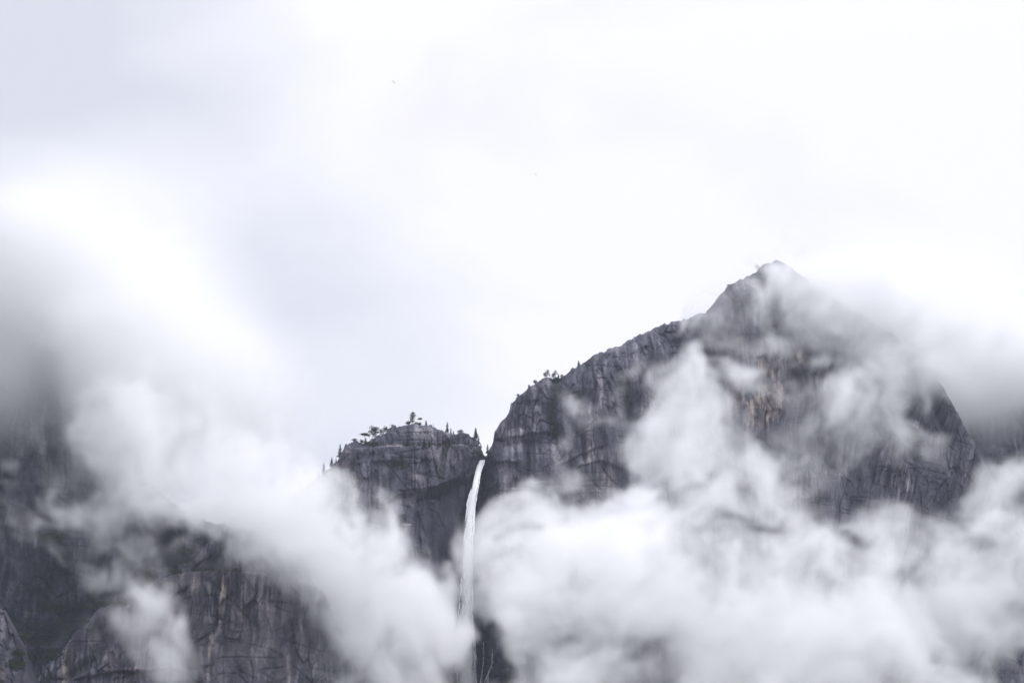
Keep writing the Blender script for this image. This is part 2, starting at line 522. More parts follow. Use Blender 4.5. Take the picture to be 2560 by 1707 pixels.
MAIN = Cliff(
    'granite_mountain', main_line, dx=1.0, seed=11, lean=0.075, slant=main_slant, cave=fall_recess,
    ledges=[
        ([(880, 1118), (960, 1112), (1050, 1116), (1140, 1112), (1190, 1116)], -5, 3, 400),
        ([(930, 1152), (985, 1150), (1012, 1158)], 6, 3, 16),
        ([(1030, 1231), (1060, 1233), (1130, 1204), (1205, 1150)], 5, 3, 20),
        ([(1000, 1228), (1050, 1226), (1080, 1222), (1150, 1198)], 6, 3, 14),
        ([(960, 1262), (1010, 1234), (1042, 1238)], 7, 4, 18),
        ([(1040, 1186), (1085, 1180)], 3, 2, 10),
        ([(1217, 1155), (1268, 1150), (1300, 1158)], 7, 3, 24),
        ([(1238, 1096), (1290, 1090), (1330, 1080), (1400, 1084)], 6, 3, 20),
        ([(1262, 1110), (1300, 1096), (1360, 1100)], 4, 2, 12),
        ([(1310, 1000), (1340, 1001), (1352, 996)], 4, 2, 14),
        ([(1400, 1170), (1450, 1150), (1510, 1134)], 4, 2, 26),
        ([(1405, 1205), (1450, 1178), (1500, 1172), (1560, 1200)], 4, 2, 30),
        ([(1900, 1036), (1940, 1030), (1956, 1042)], 5, 2, 10),
        ([(1780, 860), (1880, 850), (1930, 872)], 5, 3, 30),
        ([(2120, 985), (2160, 1000), (2220, 1040), (2290, 1110)], 6, 3, 22),
        ([(2190, 905), (2240, 950), (2262, 990)], 7, 3, 26),
    ],
    gullies=[
        ([(1392, 940), (1386, 1000), (1378, 1050), (1388, 1095)], 16, 14, 0.20, 0.8),
        ([(1562, 980), (1572, 1060), (1582, 1130), (1590, 1200)], 17, 14, 0.22, 0.15),
        ([(1448, 1000), (1452, 1090), (1462, 1170)], 10, 6, 0.10, 0.0),
        ([(1500, 1050), (1505, 1200)], 7, 6, 0.14, 0.0),
        ([(1735, 800), (1745, 880), (1770, 950)], 18, 14, 0.18, 0.2),
        ([(2015, 850), (2030, 930), (2040, 1000)], 20, 9, 0.12, 0.0),
        ([(2108, 890), (2118, 950), (2128, 1000)], 9, 9, 0.16, 0.0),
        ([(2190, 920), (2200, 980), (2240, 1080), (2270, 1170)], 18, 14, 0.20, 0.0),
        ([(2300, 960), (2330, 1040), (2370, 1130)], 12, 9, 0.12, 0.0),
        ([(985, 1150), (975, 1190), (968, 1225)], 12, 6, 0.10, 0.3),
        ([(1042, 1240), (1045, 1300), (1046, 1360)], 5, 4, 0.16, 0.0),
        ([(1062, 1140), (1072, 1170)], 5, 3, 0.14, 0.0),
        ([(1330, 1090), (1322, 1140), (1318, 1190)], 8, 4, 0.15, 0.0),
        ([(1885, 660), (1890, 700), (1885, 730)], 20, 5, 0.05, 0.5),
    ],
    patches=[
        (1062, 1088, 38, 22, 0.20, 0.1), (1005, 1080, 30, 12, 0.14, 0.1), (1040, 1078, 20, 14, 0.08, 0.0), (985, 1113, 36, 5, 0.25, 0.5), (872, 1130, 12, 22, 0.18, 0.3),
        (862, 1162, 14, 16, 0.2, 0.6), (1046, 1198, 20, 14, 0.22, 0.5), (1030, 1250, 16, 26, 0.24, 0.5), (1020, 1318, 12, 3, 0.5, 0.5), (1080, 1252, 10, 4, 0.4, 0.4),
        (1285, 1088, 42, 20, 0.2, 0.1), (1335, 1050, 26, 50, 0.2, 0.1), (1345, 975, 22, 22, 0.16, 0.1), (1290, 1115, 30, 16, 0.16, 0.1), (1380, 1145, 46, 34, 0.16, 0.1),
        (1474, 1110, 12, 90, 0.30, 0.3), (1497, 990, 10, 60, 0.22, 0.3), (1475, 1160, 60, 26, 0.2, 0.4), (1500, 1240, 40, 60, 0.18, 0.5), (1442, 1010, 16, 60, 0.1, 0.2),
        (1290, 1222, 34, 3, 0.35, 0.3), (1340, 1208, 30, 3, 0.4, 0.3), (1330, 1165, 12, 40, 0.10, 0.2),
        (1935, 905, 70, 44, 0.30, 0.8), (1925, 1000, 40, 64, 0.40, 1.0), (1885, 1050, 40, 60, 0.28, 0.9), (1830, 1000, 30, 60, 0.2, 0.7), (1990, 880, 16, 40, 0.26, 0.5), (1830, 910, 40, 70, 0.14, 0.5),
        (2113, 950, 7, 55, 0.30, 0.4), (2255, 1020, 9, 22, 0.34, 0.1), (2275, 1080, 10, 12, 0.42, 0.0), (2150, 1000, 16, 30, 0.12, 0.1), (1870, 720, 50, 24, 0.16, 0.0),
        (1545, 880, 90, 14, 0.10, 0.0), (1213, 1650, 26, 40, 0.10, 0.1), (2120, 900, 200, 130, -0.10, 0.0), (1120, 1340, 80, 120, -0.10, 0.0), (1120, 1130, 60, 24, 0.08, 0.1),
        (1280, 1200, 60, 40, -0.06, 0.3), (1110, 1165, 60, 26, 0.10, 0.1),
    ],
    mosses=[(1018, 1112, 12, 8), (1075, 1112, 22, 8), (1120, 1110, 20, 9), (1006, 1165, 22, 14), (960, 1150, 14, 10), (930, 1108, 22, 9), (1172, 1112, 14, 8), (1390, 1085, 20, 16),
            (1500, 905, 40, 12), (1940, 735, 26, 12), (895, 1125, 16, 10)],
)
tag(MAIN.obj, 'streaked grey granite mountain wall with notch and slanting skyline', 'mountain', kind='structure')

butt_line = [(-140, 1800, 2230), (30, 1745, 2215), (80, 1705, 2205), (135, 1648, 2195), (180, 1600, 2190), (232, 1540, 2185), (290, 1497, 2180), (348, 1478, 2176), (387, 1458, 2173), (426, 1433, 2170),
             (484, 1393, 2168), (515, 1368, 2168), (545, 1343, 2168), (573, 1316, 2168), (592, 1318, 2168), (640, 1334, 2172), (700, 1358, 2180), (760, 1402, 2195), (820, 1500, 2215),
             (860, 1600, 2235), (900, 1720, 2250), (930, 1820, 2260)]
BUTT = Cliff(
    'granite_buttress_hill', butt_line, dx=0.95, seed=29, lean=0.16, zb=195, round_r=20, back=150, jag=1.8, tone0=0.03,
    ledges=[
        ([(430, 1436), (480, 1428), (580, 1428), (660, 1438), (700, 1446)], -8, 4, 300),
        ([(432, 1492), (470, 1468), (480, 1462)], 6, 3, 16),
        ([(190, 1700), (250, 1686), (330, 1678), (420, 1676), (540, 1670)], 6, 3, 18),
        ([(480, 1414), (560, 1372), (590, 1356)], 5, 3, 18),
        ([(500, 1610), (545, 1575)], 5, 2, 16),
    ],
    gullies=[
        ([(620, 1535), (640, 1580)], 4, 3, 0.16, 0.0), ([(650, 1535), (652, 1580)], 4, 3, 0.16, 0.0), ([(735, 1560), (740, 1700)], 8, 5, 0.14, 0.0),
        ([(600, 1450), (596, 1520)], 8, 5, 0.10, 0.0), ([(545, 1500), (548, 1560), (530, 1620)], 6, 5, 0.12, 0.1),
        ([(300, 1560), (250, 1640), (170, 1700)], 20, 9, 0.10, 0.4),
    ],
    patches=[
        (480, 1560, 300, 170, 0.04, 0.5), (566, 1470, 10, 34, 0.36, 0.45), (560, 1510, 12, 42, 0.32, 0.45), (560, 1560, 8, 30, 0.30, 0.5), (536, 1620, 6, 60, 0.30, 0.5), (615, 1395, 10, 24, 0.28, 0.4), (655, 1420, 12, 16, 0.2, 0.3),
        (180, 1660, 34, 40, 0.14, 0.5), (165, 1690, 14, 30, 0.2, 0.8), (480, 1460, 50, 24, 0.10, 0.2), (700, 1500, 50, 60, 0.08, 0.2), (730, 1680, 6, 50, 0.3, 0.6), (390, 1675, 140, 5, 0.22, 0.3),
        (400, 1695, 120, 16, 0.08, 0.5),
    ],
    mosses=[(540, 1424, 62, 7), (470, 1410, 30, 12), (410, 1455, 30, 8), (300, 1505, 30, 10), (460, 1480, 30, 9), (260, 1692, 60, 8), (590, 1340, 14, 14)],
)
tag(BUTT.obj, 'rounded grey brown granite buttress with a mossy ledge at lower left', 'hill', kind='structure')

left_line = [(-420, 480, 2440), (-120, 520, 2440), (40, 600, 2440), (180, 740, 2440), (270, 860, 2440), (310, 1050, 2440), (350, 1190, 2442), (470, 1290, 2445), (600, 1320, 2450), (700, 1340, 2455), (820, 1330, 2460)]
LEFT = Cliff(
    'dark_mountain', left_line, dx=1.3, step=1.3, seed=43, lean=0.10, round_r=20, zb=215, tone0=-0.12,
    ledges=[([(0, 1280), (40, 1270), (120, 1300)], 8, 3, 20), ([(150, 1420), (220, 1450), (260, 1470)], 7, 4, 20)],
    gullies=[([(420, 1330), (360, 1400), (310, 1470)], 50, 26, 0.24, 0.9), ([(120, 1290), (140, 1340)], 24, 10, 0.16, 0.6), ([(170, 1390), (150, 1460), (120, 1540)], 24, 12, 0.14, 0.5),
             ([(280, 1480), (210, 1540), (120, 1620)], 40, 14, 0.14, 0.9)],
    patches=[(146, 1312, 4, 14, 0.4, 0.0), (108, 1370, 5, 22, 0.4, 0.0), (170, 1420, 16, 14, 0.25, 0.0), (30, 1400, 20, 50, 0.1, 0.1), (60, 1490, 24, 30, 0.15, 0.0), (90, 1545, 30, 12, 0.2, 0.0),
             (310, 1420, 5, 14, 0.3, 0.0), (340, 1410, 10, 50, 0.12, 0.0)],
    mosses=[(160, 1520, 60, 16), (250, 1530, 60, 18), (140, 1350, 40, 12), (430, 1390, 60, 40), (340, 1440, 50, 24)],
)
tag(LEFT.obj, 'dark shadowed mountain wall behind the mist at left', 'mountain', kind='structure')

corner_line = [(-260, 1380, 2060), (-120, 1450, 2060), (-40, 1500, 2060), (-5, 1522, 2062), (14, 1535, 2063), (30, 1575, 2065), (42, 1620, 2070), (58, 1655, 2076), (70, 1720, 2084), (80, 1790, 2090)]
CORNER = Cliff('rocky_spur_hill', corner_line, dx=0.95, seed=61, lean=0.14, round_r=16, zb=190, tone0=-0.03, rough=1.5, jag=2.0, back=90,
               mosses=[(40, 1600, 24, 10), (10, 1640, 40, 12)], patches=[(10, 1540, 24, 60, 0.14, 0.3), (8, 1690, 14, 30, 0.1, 0.9)])
tag(CORNER.obj, 'pale rocky spur at the lower left corner', 'hill', kind='structure')

right_line = [(2140, 1220, 2860), (2230, 1110, 2850), (2330, 1020, 2845), (2440, 950, 2840), (2560, 900, 2840), (2700, 860, 2840), (2860, 800, 2840)]
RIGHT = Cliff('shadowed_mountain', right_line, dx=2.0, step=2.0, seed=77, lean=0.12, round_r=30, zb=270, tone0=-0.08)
tag(RIGHT.obj, 'dark mountain flank in cloud behind the right shoulder', 'mountain', kind='structure')

# ------------------------------------------------------------------ waterfall
def water_material():
    m, nt = new_mat('falling_water')
    N, L = nt.nodes, nt.links
    out = N.new('ShaderNodeOutputMaterial')
    bs = N.new('ShaderNodeBsdfPrincipled')
    bs.inputs['Roughness'].default_value = 0.7
    tcn = N.new('ShaderNodeTexCoord')
    mpn = N.new('ShaderNodeMapping'); mpn.inputs['Scale'].default_value = (0.8, 0.8, 0.10)
    L.new(tcn.outputs['Object'], mpn.inputs['Vector'])
    nz = N.new('ShaderNodeTexNoise'); nz.inputs['Scale'].default_value = 1.0; nz.inputs['Detail'].default_value = 5; nz.inputs['Distortion'].default_value = 0.6
    L.new(mpn.outputs[0], nz.inputs['Vector'])
    rp = N.new('ShaderNodeValToRGB')
    rp.color_ramp.elements[0].position = 0.3; rp.color_ramp.elements[0].color = (0.80, 0.82, 0.85, 1)
    rp.color_ramp.elements[1].position = 0.6; rp.color_ramp.elements[1].color = (0.95, 0.955, 0.97, 1)
    L.new(nz.outputs['Fac'], rp.inputs[0]); L.new(rp.outputs[0], bs.inputs['Base Color'])
    veil = N.new('ShaderNodeAttribute'); veil.attribute_name = 'veil'
    sub = N.new('ShaderNodeMath'); sub.operation = 'SUBTRACT'
    L.new(nz.outputs['Fac'], sub.inputs[0]); L.new(veil.outputs['Fac'], sub.inputs[1])
    mr = N.new('ShaderNodeMapRange'); mr.inputs['From Min'].default_value = -0.18; mr.inputs['From Max'].default_value = 0.16
    L.new(sub.outputs[0], mr.inputs['Value'])
    L.new(mr.outputs[0], bs.inputs['Alpha'])
    bs.inputs['Subsurface Weight'].default_value = 0.0
    tr = N.new('ShaderNodeBsdfTranslucent'); L.new(rp.outputs[0], tr.inputs['Color'])
    L.new(bs.outputs[0], out.inputs['Surface'])
    return m


M_WATER = water_material()


def fall_mesh():
    pys = np.linspace(1139, 1730, 420)
    pxs = np.interp(pys, FP[:, 1], FP[:, 0]); hw = np.interp(pys, FP[:, 1], FP[:, 2]) * 0.5
    pts = []
    y0 = None
    for px, py in zip(pxs, pys):
        p = MAIN.spot(px, py) if py > 1146 else at(px, py, MAIN.rim(1211)[1])
        pts.append(p)
    pts = np.array(pts)
    yy = pts[:, 1].copy()
    yy = np.minimum.accumulate(yy)                       # the water jumps clear of the face and never goes back in
    ker = np.ones(25) / 25
    yy = np.convolve(np.pad(yy, 12, mode='edge'), ker, mode='valid') - 4 - 12 * sstep(1145, 1230, pys)
    yy[0:8] = np.maximum(yy[0:8], pts[0, 1] - 1)
    pts = np.array([at(px, py, y) for px, py, y in zip(pxs, pys, yy)])
    V, A, F = [], [], []

    def tube(rows, rad, off, nseg, seed, thick):
        base = len(V)
        for k, i in enumerate(rows):
            r = rad[k]
            for s in range(nseg):
                a = 2 * math.pi * s / nseg
                n = 1 + 0.16 * float(fbm(np.array([math.cos(a) * 1.3 + seed]), np.array([pts[i][2] / 34 + math.sin(a) * 1.3]), 3, 3)[0])
                V.append((pts[i][0] + off[k] + math.cos(a) * r * n, pts[i][1] - abs(off[k]) * 0.1 + math.sin(a) * r * n * thick, pts[i][2]))
                A.append(0.14 + 0.40 * np.clip((pys[i] - 1280) / 330, 0, 1) + 0.34 * (abs(math.cos(a)) ** 3))
        for k in range(len(rows) - 1):
            for s in range(nseg):
                t = (s + 1) % nseg
                F.append((base + k * nseg + s, base + k * nseg + t, base + (k + 1) * nseg + t, base + (k + 1) * nseg + s))
    rows = list(range(len(pts)))
    tube(rows, hw * 0.68, np.zeros(len(pts)), 28, 1.0, 0.45)
    rng = random.Random(5)
    for j in range(70):                                    # comet-like strands along the sides
        i0 = rng.randrange(3, 380); ln = rng.randrange(14, 60)
        rws = [i for i in range(i0, min(i0 + ln, len(pts)))]
        side = rng.choice((-1, 1)) * rng.uniform(0.45, 0.85)
        rad = np.array([0.12 + (0.35 + 0.6 * rng.random()) * math.sin(math.pi * (k + 0.5) / len(rws)) ** 0.7 * 1.2 for k in range(len(rws))])
        tube(rws, rad, np.array([side * hw[i] * (1 + 0.15 * k / len(rws)) for k, i in enumerate(rws)]), 7, rng.random() * 50, 0.8)
    me = bpy.data.meshes.new('waterfall')
    me.from_pydata(V, [], F)
    a = me.attributes.new('veil', 'FLOAT', 'POINT')
    a.data.foreach_set('value', np.array(A, np.float32))
    me.materials.append(M_WATER)
    for p in me.polygons: p.use_smooth = True
    o = bpy.data.objects.new('waterfall', me)
    COL.objects.link(o)
    return o


tag(fall_mesh(), 'tall narrow white waterfall plunging from the notch between the cliffs', 'waterfall')


def rivulet(lines, label):
    V, A, F = [], [], []
    many = [([(x + dx * (0.4 + 0.6 * (y - 1600) / 110), y + dy) for x, y in ln], r * q) for ln, r in lines for dx, dy, q in ((0, 0, 1), (-4, 12, 0.7))]
    for ln, r in many:
        pp = []
        for (x0, y0), (x1, y1) in zip(ln[:-1], ln[1:]):
            n = max(2, int(abs(y1 - y0) / 2))
            for k in range(n):
                pp.append((x0 + (x1 - x0) * k / n + random.Random(int(x0 * 7 + y0 + k)).uniform(-0.4, 0.4), y0 + (y1 - y0) * k / n))
        base = len(V)
        for k, (px, py) in enumerate(pp):
            p = MAIN.spot(px, py)
            for s in range(6):
                a = 2 * math.pi * s / 6
                V.append((p[0] + math.cos(a) * r, p[1] - 0.7 + math.sin(a) * r, p[2])); A.append(0.2)
        for k in range(len(pp) - 1):
            for s in range(6):
                t = (s + 1) % 6
                F.append((base + k * 6 + s, base + k * 6 + t, base + k * 6 + 6 + t, base + k * 6 + 6 + s))
    me = bpy.data.meshes.new('rivulet'); me.from_pydata(V, [], F)
    a = me.attributes.new('veil', 'FLOAT', 'POINT'); a.data.foreach_set('value', np.array(A, np.float32))
    me.materials.append(M_WATER)
    o = bpy.data.objects.new('rivulet', me); COL.objects.link(o)
    return tag(o, label, 'rivulet', 'rivulets beside the foot of the fall')


rivulet([([(1209, 1605), (1210, 1640), (1206, 1680), (1204, 1720)], 0.26), ([(1206, 1680), (1198, 1720)], 0.2)], 'thin white rivulet on dark rock close beside the waterfall')
rivulet([([(1231, 1622), (1232, 1655), (1222, 1676), (1213, 1700), (1212, 1725)], 0.28), ([(1222, 1676), (1219, 1720)], 0.2)], 'branching white rivulet on dark rock farther from the waterfall')


# ------------------------------------------------------------------ trees
class MB:
    def __init__(self): self.v, self.f = [], []

    def tube(self, a, b, r0, r1, n=6, bend=0.0):
        a, b = Vector(a), Vector(b)
        d = (b - a); up = Vector((0, 0, 1)) if abs(d.normalized().z) < 0.9 else Vector((1, 0, 0))
        s = d.cross(up).normalized(); t = d.cross(s).normalized()
        base = len(self.v); m = 5
        for k in range(m):
            u = k / (m - 1); c = a + d * u + s * bend * math.sin(u * math.pi); r = r0 + (r1 - r0) * u
            for i in range(n):
                g = 2 * math.pi * i / n
                self.v.append(c + s * math.cos(g) * r + t * math.sin(g) * r)
        for k in range(m - 1):
            for i in range(n):
                j = (i + 1) % n
                self.f.append((base + k * n + i, base + k * n + j, base + k * n + n + j, base + k * n + n + i))
        self.f.append(tuple(base + (m - 1) * n + i for i in range(n)))

    def spray(self, c, size, rng, along=None, flat=0.5):
        """a leaf-sized tuft: two crossed ragged quads"""
        c = Vector(c)
        for _ in range(2):
            d = Vector((rng.gauss(0, 1), rng.gauss(0, 1), rng.gauss(0, flat))).normalized() if along is None else (Vector(along) + Vector((rng.gauss(0, .35), rng.gauss(0, .35), rng.gauss(0, .25)))).normalized()
            w = d.cross(Vector((rng.gauss(0, 1), rng.gauss(0, 1), rng.gauss(0, 1)))).normalized()
            s = 1.4 * size * rng.uniform(0.7, 1.25)
            b = len(self.v)
            self.v += [c - d * s * 0.5, c + w * s * 0.33, c + d * s * 0.6, c - w * s * 0.33]
            self.f.append((b, b + 1, b + 2, b + 3))

    def build(self, name, mat, parent=None):
        me = bpy.data.meshes.new(name); me.from_pydata([tuple(p) for p in self.v], [], self.f); me.materials.append(mat)
        o = bpy.data.objects.new(name, me); COL.objects.link(o); o.parent = parent
        return o


def spire(seed, h=14.0, w=0.17, bare=0.08, gap=0.0):
    """slender conifer: whorls of drooping branches"""
    rng = random.Random(seed); tr, cr = MB(), MB()
    tr.tube((0, 0, -2.0), (0, 0, h * 0.96), h * 0.016 + 0.06, 0.05)
    z = h * bare
    while z < h:
        u = (z - h * bare) / (h * (1 - bare))
        ln = h * w * (1 - u) ** 0.85 * rng.uniform(0.6, 1.2) + 0.18
        nbr = 7 if u < 0.85 else 4
        for k in range(nbr):
            if rng.random() < 0.14 + gap: continue
            a = 2 * math.pi * (k + rng.random() * 0.8) / nbr
            L = ln * rng.uniform(0.6, 1.15)
            d = Vector((math.cos(a), math.sin(a), -0.28 + 0.5 * u))
            n = max(2, int(L / 0.42))
            for q in range(n):
                p = Vector((0, 0, z)) + d * L * (q + 0.7) / n
                cr.spray(p, 0.75 * (1 - 0.3 * u), rng, along=d)
        z += h * 0.032 + 0.14
    return tr, cr


def pine(seed, h=14.0, clumps=9, flat=0.55, spread=0.30, bare=0.4, size=0.16):
    """open irregular pine: bare trunk, separate limbs each carrying a clump of needles"""
    rng = random.Random(seed); tr, cr = MB(), MB()
    lean = rng.uniform(-0.04, 0.04) * h
    tr.tube((0, 0, -2.0), (lean, 0, h * 0.92), h * 0.018 + 0.08, 0.06, bend=0.02 * h)
    for k in range(clumps):
        u = bare + (1 - bare) * (k + 0.5) / clumps
        a = k * 2.4 + rng.random()
        rr = h * spread * (1.05 - u * 0.6) * rng.uniform(0.35, 1.0)
        c = Vector((lean * u + math.cos(a) * rr, math.sin(a) * rr, h * u * rng.uniform(0.95, 1.03)))
        root = Vector((lean * u, 0, h * (u - 0.06)))
        tr.tube(root, c, h * 0.008 + 0.03, 0.03, n=4)
        s = h * size * rng.uniform(0.75, 1.2)
        for _ in range(46):
            p = Vector((rng.gauss(0, 0.48), rng.gauss(0, 0.48), rng.gauss(0, 0.48) * flat)) * s
            cr.spray(c + p, 0.62, rng)
    return tr, cr


def umbrella(seed, h=12.0):
    """flat-topped pine on a long bare trunk"""
    rng = random.Random(seed); tr, cr = MB(), MB()
    tr.tube((0, 0, -2.0), (0, 0, h * 0.88), h * 0.02 + 0.08, 0.08, bend=0.03 * h)
    for k in range(8):
        a = 2 * math.pi * k / 8 + rng.random() * 0.5; rr = h * rng.uniform(0.10, 0.26)
        c = Vector((math.cos(a) * rr, math.sin(a) * rr, h * rng.uniform(0.84, 0.97)))
        tr.tube((0, 0, h * 0.72), c, 0.09, 0.03, n=4)
        for _ in range(40):
            p = Vector((rng.gauss(0, 0.085), rng.gauss(0, 0.085), rng.gauss(0, 0.035))) * h
            cr.spray(c + p, 0.6, rng)
    return tr, cr


def bush(seed, h=4.0, w=0.7):
    rng = random.Random(seed); tr, cr = MB(), MB()
    for k in range(5):
        a = k * 1.3 + rng.random(); rr = h * w * rng.uniform(0.15, 0.5)
        c = Vector((math.cos(a) * rr, math.sin(a) * rr, h * rng.uniform(0.4, 0.8)))
        tr.tube((0, 0, -1.2), c, 0.12, 0.04, n=4)
        for _ in range(44):
            cr.spray(c + Vector((rng.gauss(0, 0.2), rng.gauss(0, 0.2), rng.gauss(0, 0.16))) * h, 0.55, rng)
    return tr, cr


def dead(seed, h=8.0):
    rng = random.Random(seed); tr, cr = MB(), MB()
    tr.tube((0, 0, -1.5), (0, 0, h), 0.22, 0.05)
    for k in range(10):
        a = rng.random() * 6.28; z = h * rng.uniform(0.3, 0.95); L = h * 0.14 * rng.uniform(0.5, 1.1)
        e = Vector((math.cos(a) * L, math.sin(a) * L, z + 0.1)); tr.tube((0, 0, z), e, 0.06, 0.02, n=4)
        if k % 2: cr.spray(e, 0.6, rng)
    for _ in range(6): cr.spray((rng.gauss(0, .2), rng.gauss(0, .2), h * rng.uniform(.7, 1)), 0.5, rng)
    return tr, cr


KINDS = {
    'spire': ('conifer_tree', 14.0, [spire(1), spire(2, gap=0.15), spire(3, w=0.21), spire(4, w=0.13, gap=0.1)]),
    'dense': ('conifer_tree', 12.0, [spire(7, h=12, w=0.30, bare=0.03), spire(8, h=12, w=0.26, bare=0.02)]),
    'pine': ('pine_tree', 14.0, [pine(1), pine(2, clumps=12, bare=0.25), pine(3, clumps=7, spread=0.36), pine(4, clumps=10, flat=0.8, size=0.19, bare=0.2)]),
    'umbrella': ('umbrella_pine_tree', 12.0, [umbrella(1), umbrella(2)]),
    'bush': ('shrub', 4.0, [bush(1), bush(2, w=0.9), bush(3, w=0.5)]),
    'dead': ('snag_tree', 8.0, [dead(1)]),
}
PROTO = {}


def tree(kind, variant, p, h, label, group, rz=0.0, wide=1.0):
    name, h0, vs = KINDS[kind]
    variant %= len(vs)
    s = h / h0
    if (kind, variant) not in PROTO:
        root = bpy.data.objects.new(name, None); COL.objects.link(root)
        tr, cr = vs[variant]
        parts = [tr.build('trunk', M_BARK, root), cr.build('crown', M_LEAF if kind == 'bush' else M_NEEDLE, root)]
        PROTO[(kind, variant)] = (root, parts)
    else:
        r0, parts0 = PROTO[(kind, variant)]
        root = r0.copy(); COL.objects.link(root)
        for q in parts0:
            c = q.copy(); COL.objects.link(c); c.parent = root
    root.location = tuple(p); root.rotation_euler = (0, 0, rz); root.scale = (s * wide, s * wide, s)
    root.empty_display_size = 1
    return tag(root, label, {'bush': 'shrub'}.get(kind, 'tree'), group)


GK, GR, GF, GB = 'trees along the top of the waterfall knoll', 'trees along the mountain ridge', 'trees on the ledge of the knoll face', 'trees on the misty lower cliffs'
# (kind, variant, px, py, height in photo px, label, width)
skyline = [
    ('spire', 1, 749, 1200, 27, 'ghostly conifer almost lost in fog, leftmost on the knoll slope', 1.0),
    ('spire', 3, 768, 1206, 20, 'short faint conifer in fog beside the ghostly one left of the knoll', 1.0),
    ('spire', 0, 797, 1195, 17, 'hazy small conifer low on the left slope where fog begins', 1.1),
    ('spire', 1, 809, 1181, 24, 'hazy grey slender conifer on the left slope just above the fog', 1.0),
    ('spire', 2, 829, 1170, 26, 'dark bushy conifer on the left slope below the tall lone spire', 0.9),
    ('spire', 3, 840, 1155, 12, 'tiny conifer between the two dark spires on the left slope', 1.2),
    ('spire', 1, 850, 1144, 33, 'tall lone spire conifer standing at the left shoulder of the knoll', 1.0),
    ('bush', 0, 886, 1105, 6, 'low dark shrub on the square left corner of the knoll', 1.6),
    ('bush', 2, 904, 1107, 8, 'small round shrub left of the umbrella pine', 1.0),
    ('umbrella', 0, 911, 1106, 26, 'flat-topped umbrella pine on a long bare trunk', 1.0),
    ('dense', 1, 914, 1106, 14, 'small dense conifer under the umbrella pine', 0.9),
    ('pine', 3, 932, 1101, 30, 'broad ragged double-crowned pine right of the umbrella pine', 1.15),
    ('pine', 0, 939, 1097, 27, 'ragged pine leaning against the broad double-crowned pine', 1.0),
    ('pine', 1, 953, 1090, 16, 'small tufted pine between the broad pine and the dense round tree', 1.1),
    ('bush', 1, 966, 1083, 15, 'dense round dark tree on the knoll left of the summit dome', 0.8),
    ('dead', 0, 975, 1074, 9, 'thin short snag on the left flank of the summit dome', 1.0),
    ('bush', 0, 981, 1069, 5, 'tiny shrub at the left start of the summit dome', 1.2),
    ('bush', 2, 1021, 1063, 10, 'shrubby young pine at the foot of the tallest pine', 1.0),
    ('pine', 1, 1030, 1064, 31, 'tallest pine on the knoll summit with layered open crown', 0.85),
    ('bush', 1, 1040, 1063, 6, 'low wide shrub right of the tallest pine', 1.4),
    ('umbrella', 1, 1050, 1068, 20, 'thin bare-stemmed pine with a small flat crown right of the tallest pine', 0.7),
    ('bush', 2, 1049, 1067, 8, 'shrub clinging round the base of the thin bare-stemmed pine', 1.0),
    ('dense', 0, 1065, 1066, 14, 'dark compact conifer right of the thin flat-crowned pine', 0.8),
    ('dead', 0, 1084, 1068, 11, 'pale thin snag right of the compact conifer on the summit', 1.0),
    ('spire', 0, 1118, 1086, 28, 'tall slim spire conifer on the right slope of the knoll', 0.9),
    ('spire', 3, 1127, 1088, 17, 'shorter thin conifer just right of the tall slim spire', 1.0),
    ('dense', 1, 1133, 1088, 11, 'low dense conifer third in the row right of the tall slim spire', 0.9),
    ('bush', 1, 1151, 1083, 7, 'wind-bent shrub alone on the flat right top of the knoll', 1.2),
    ('spire', 2, 1189, 1104, 29, 'full bushy conifer at the right edge of the knoll above the waterfall', 1.0),
    ('spire', 0, 1196, 1114, 21, 'conifer behind the full bushy one stepping down to the waterfall notch', 1.0),
    ('spire', 1, 1202, 1124, 13, 'smallest conifer of the three stepping down to the waterfall notch', 1.1),
    ('spire', 0, 1219, 1133, 24, 'slim conifer standing in the notch just right of the waterfall lip', 0.9),
    ('bush', 2, 1295, 993, 6, 'tiny shrub low on the ridge above the waterfall cliff corner', 1.0),
    ('bush', 0, 1322, 968, 4, 'very small scrubby plant on a ridge corner', 1.0),
    ('bush', 2, 1338, 961, 9, 'leaning wind-swept shrub on the ridge left of the pine pair', 1.0),
    ('pine', 3, 1368, 945, 19, 'open-crowned pine at the flat ridge step', 1.0),
    ('pine', 0, 1362, 946, 14, 'smaller pine hugging the left of the open-crowned ridge pine', 1.0),
    ('pine', 1, 1383, 945, 15, 'left pine of the tight clump on the ridge step', 1.1),
    ('pine', 2, 1389, 946, 17, 'tallest pine of the tight clump on the ridge step', 1.0),
    ('dense', 0, 1396, 946, 13, 'right conifer of the tight clump on the ridge step', 0.9),
    ('bush', 1, 1406, 942, 7, 'small shrub right of the tight clump where the ridge rises', 1.0),
    ('dense', 0, 1447, 917, 17, 'single dark conifer on the smooth ridge slope', 0.9),
    ('dead', 0, 1508, 884, 8, 'tiny bare snag on the smooth slab ridge', 1.0),
    ('bush', 2, 1586, 848, 4, 'speck-sized shrub midway up the smooth slab ridge', 1.0),
    ('bush', 0, 1821, 713, 5, 'small shrub on the rocky knob below the peak', 1.2),
    ('pine', 2, 1894, 676, 14, 'small open pine just left of the mountain peak', 1.0),
]
for k, (kd, v, px, py, hp, lab, wd) in enumerate(skyline):
    p = MAIN.rim(px)
    p = at(px, py, p[1]) if False else np.array([p[0], p[1] + 0.5, p[2] - 0.6])
    tree(kd, v, p, hp * 0.503 * 1.08, lab, GK if px < 1225 else GR, rz=k * 1.7, wide=wd * 1.2)

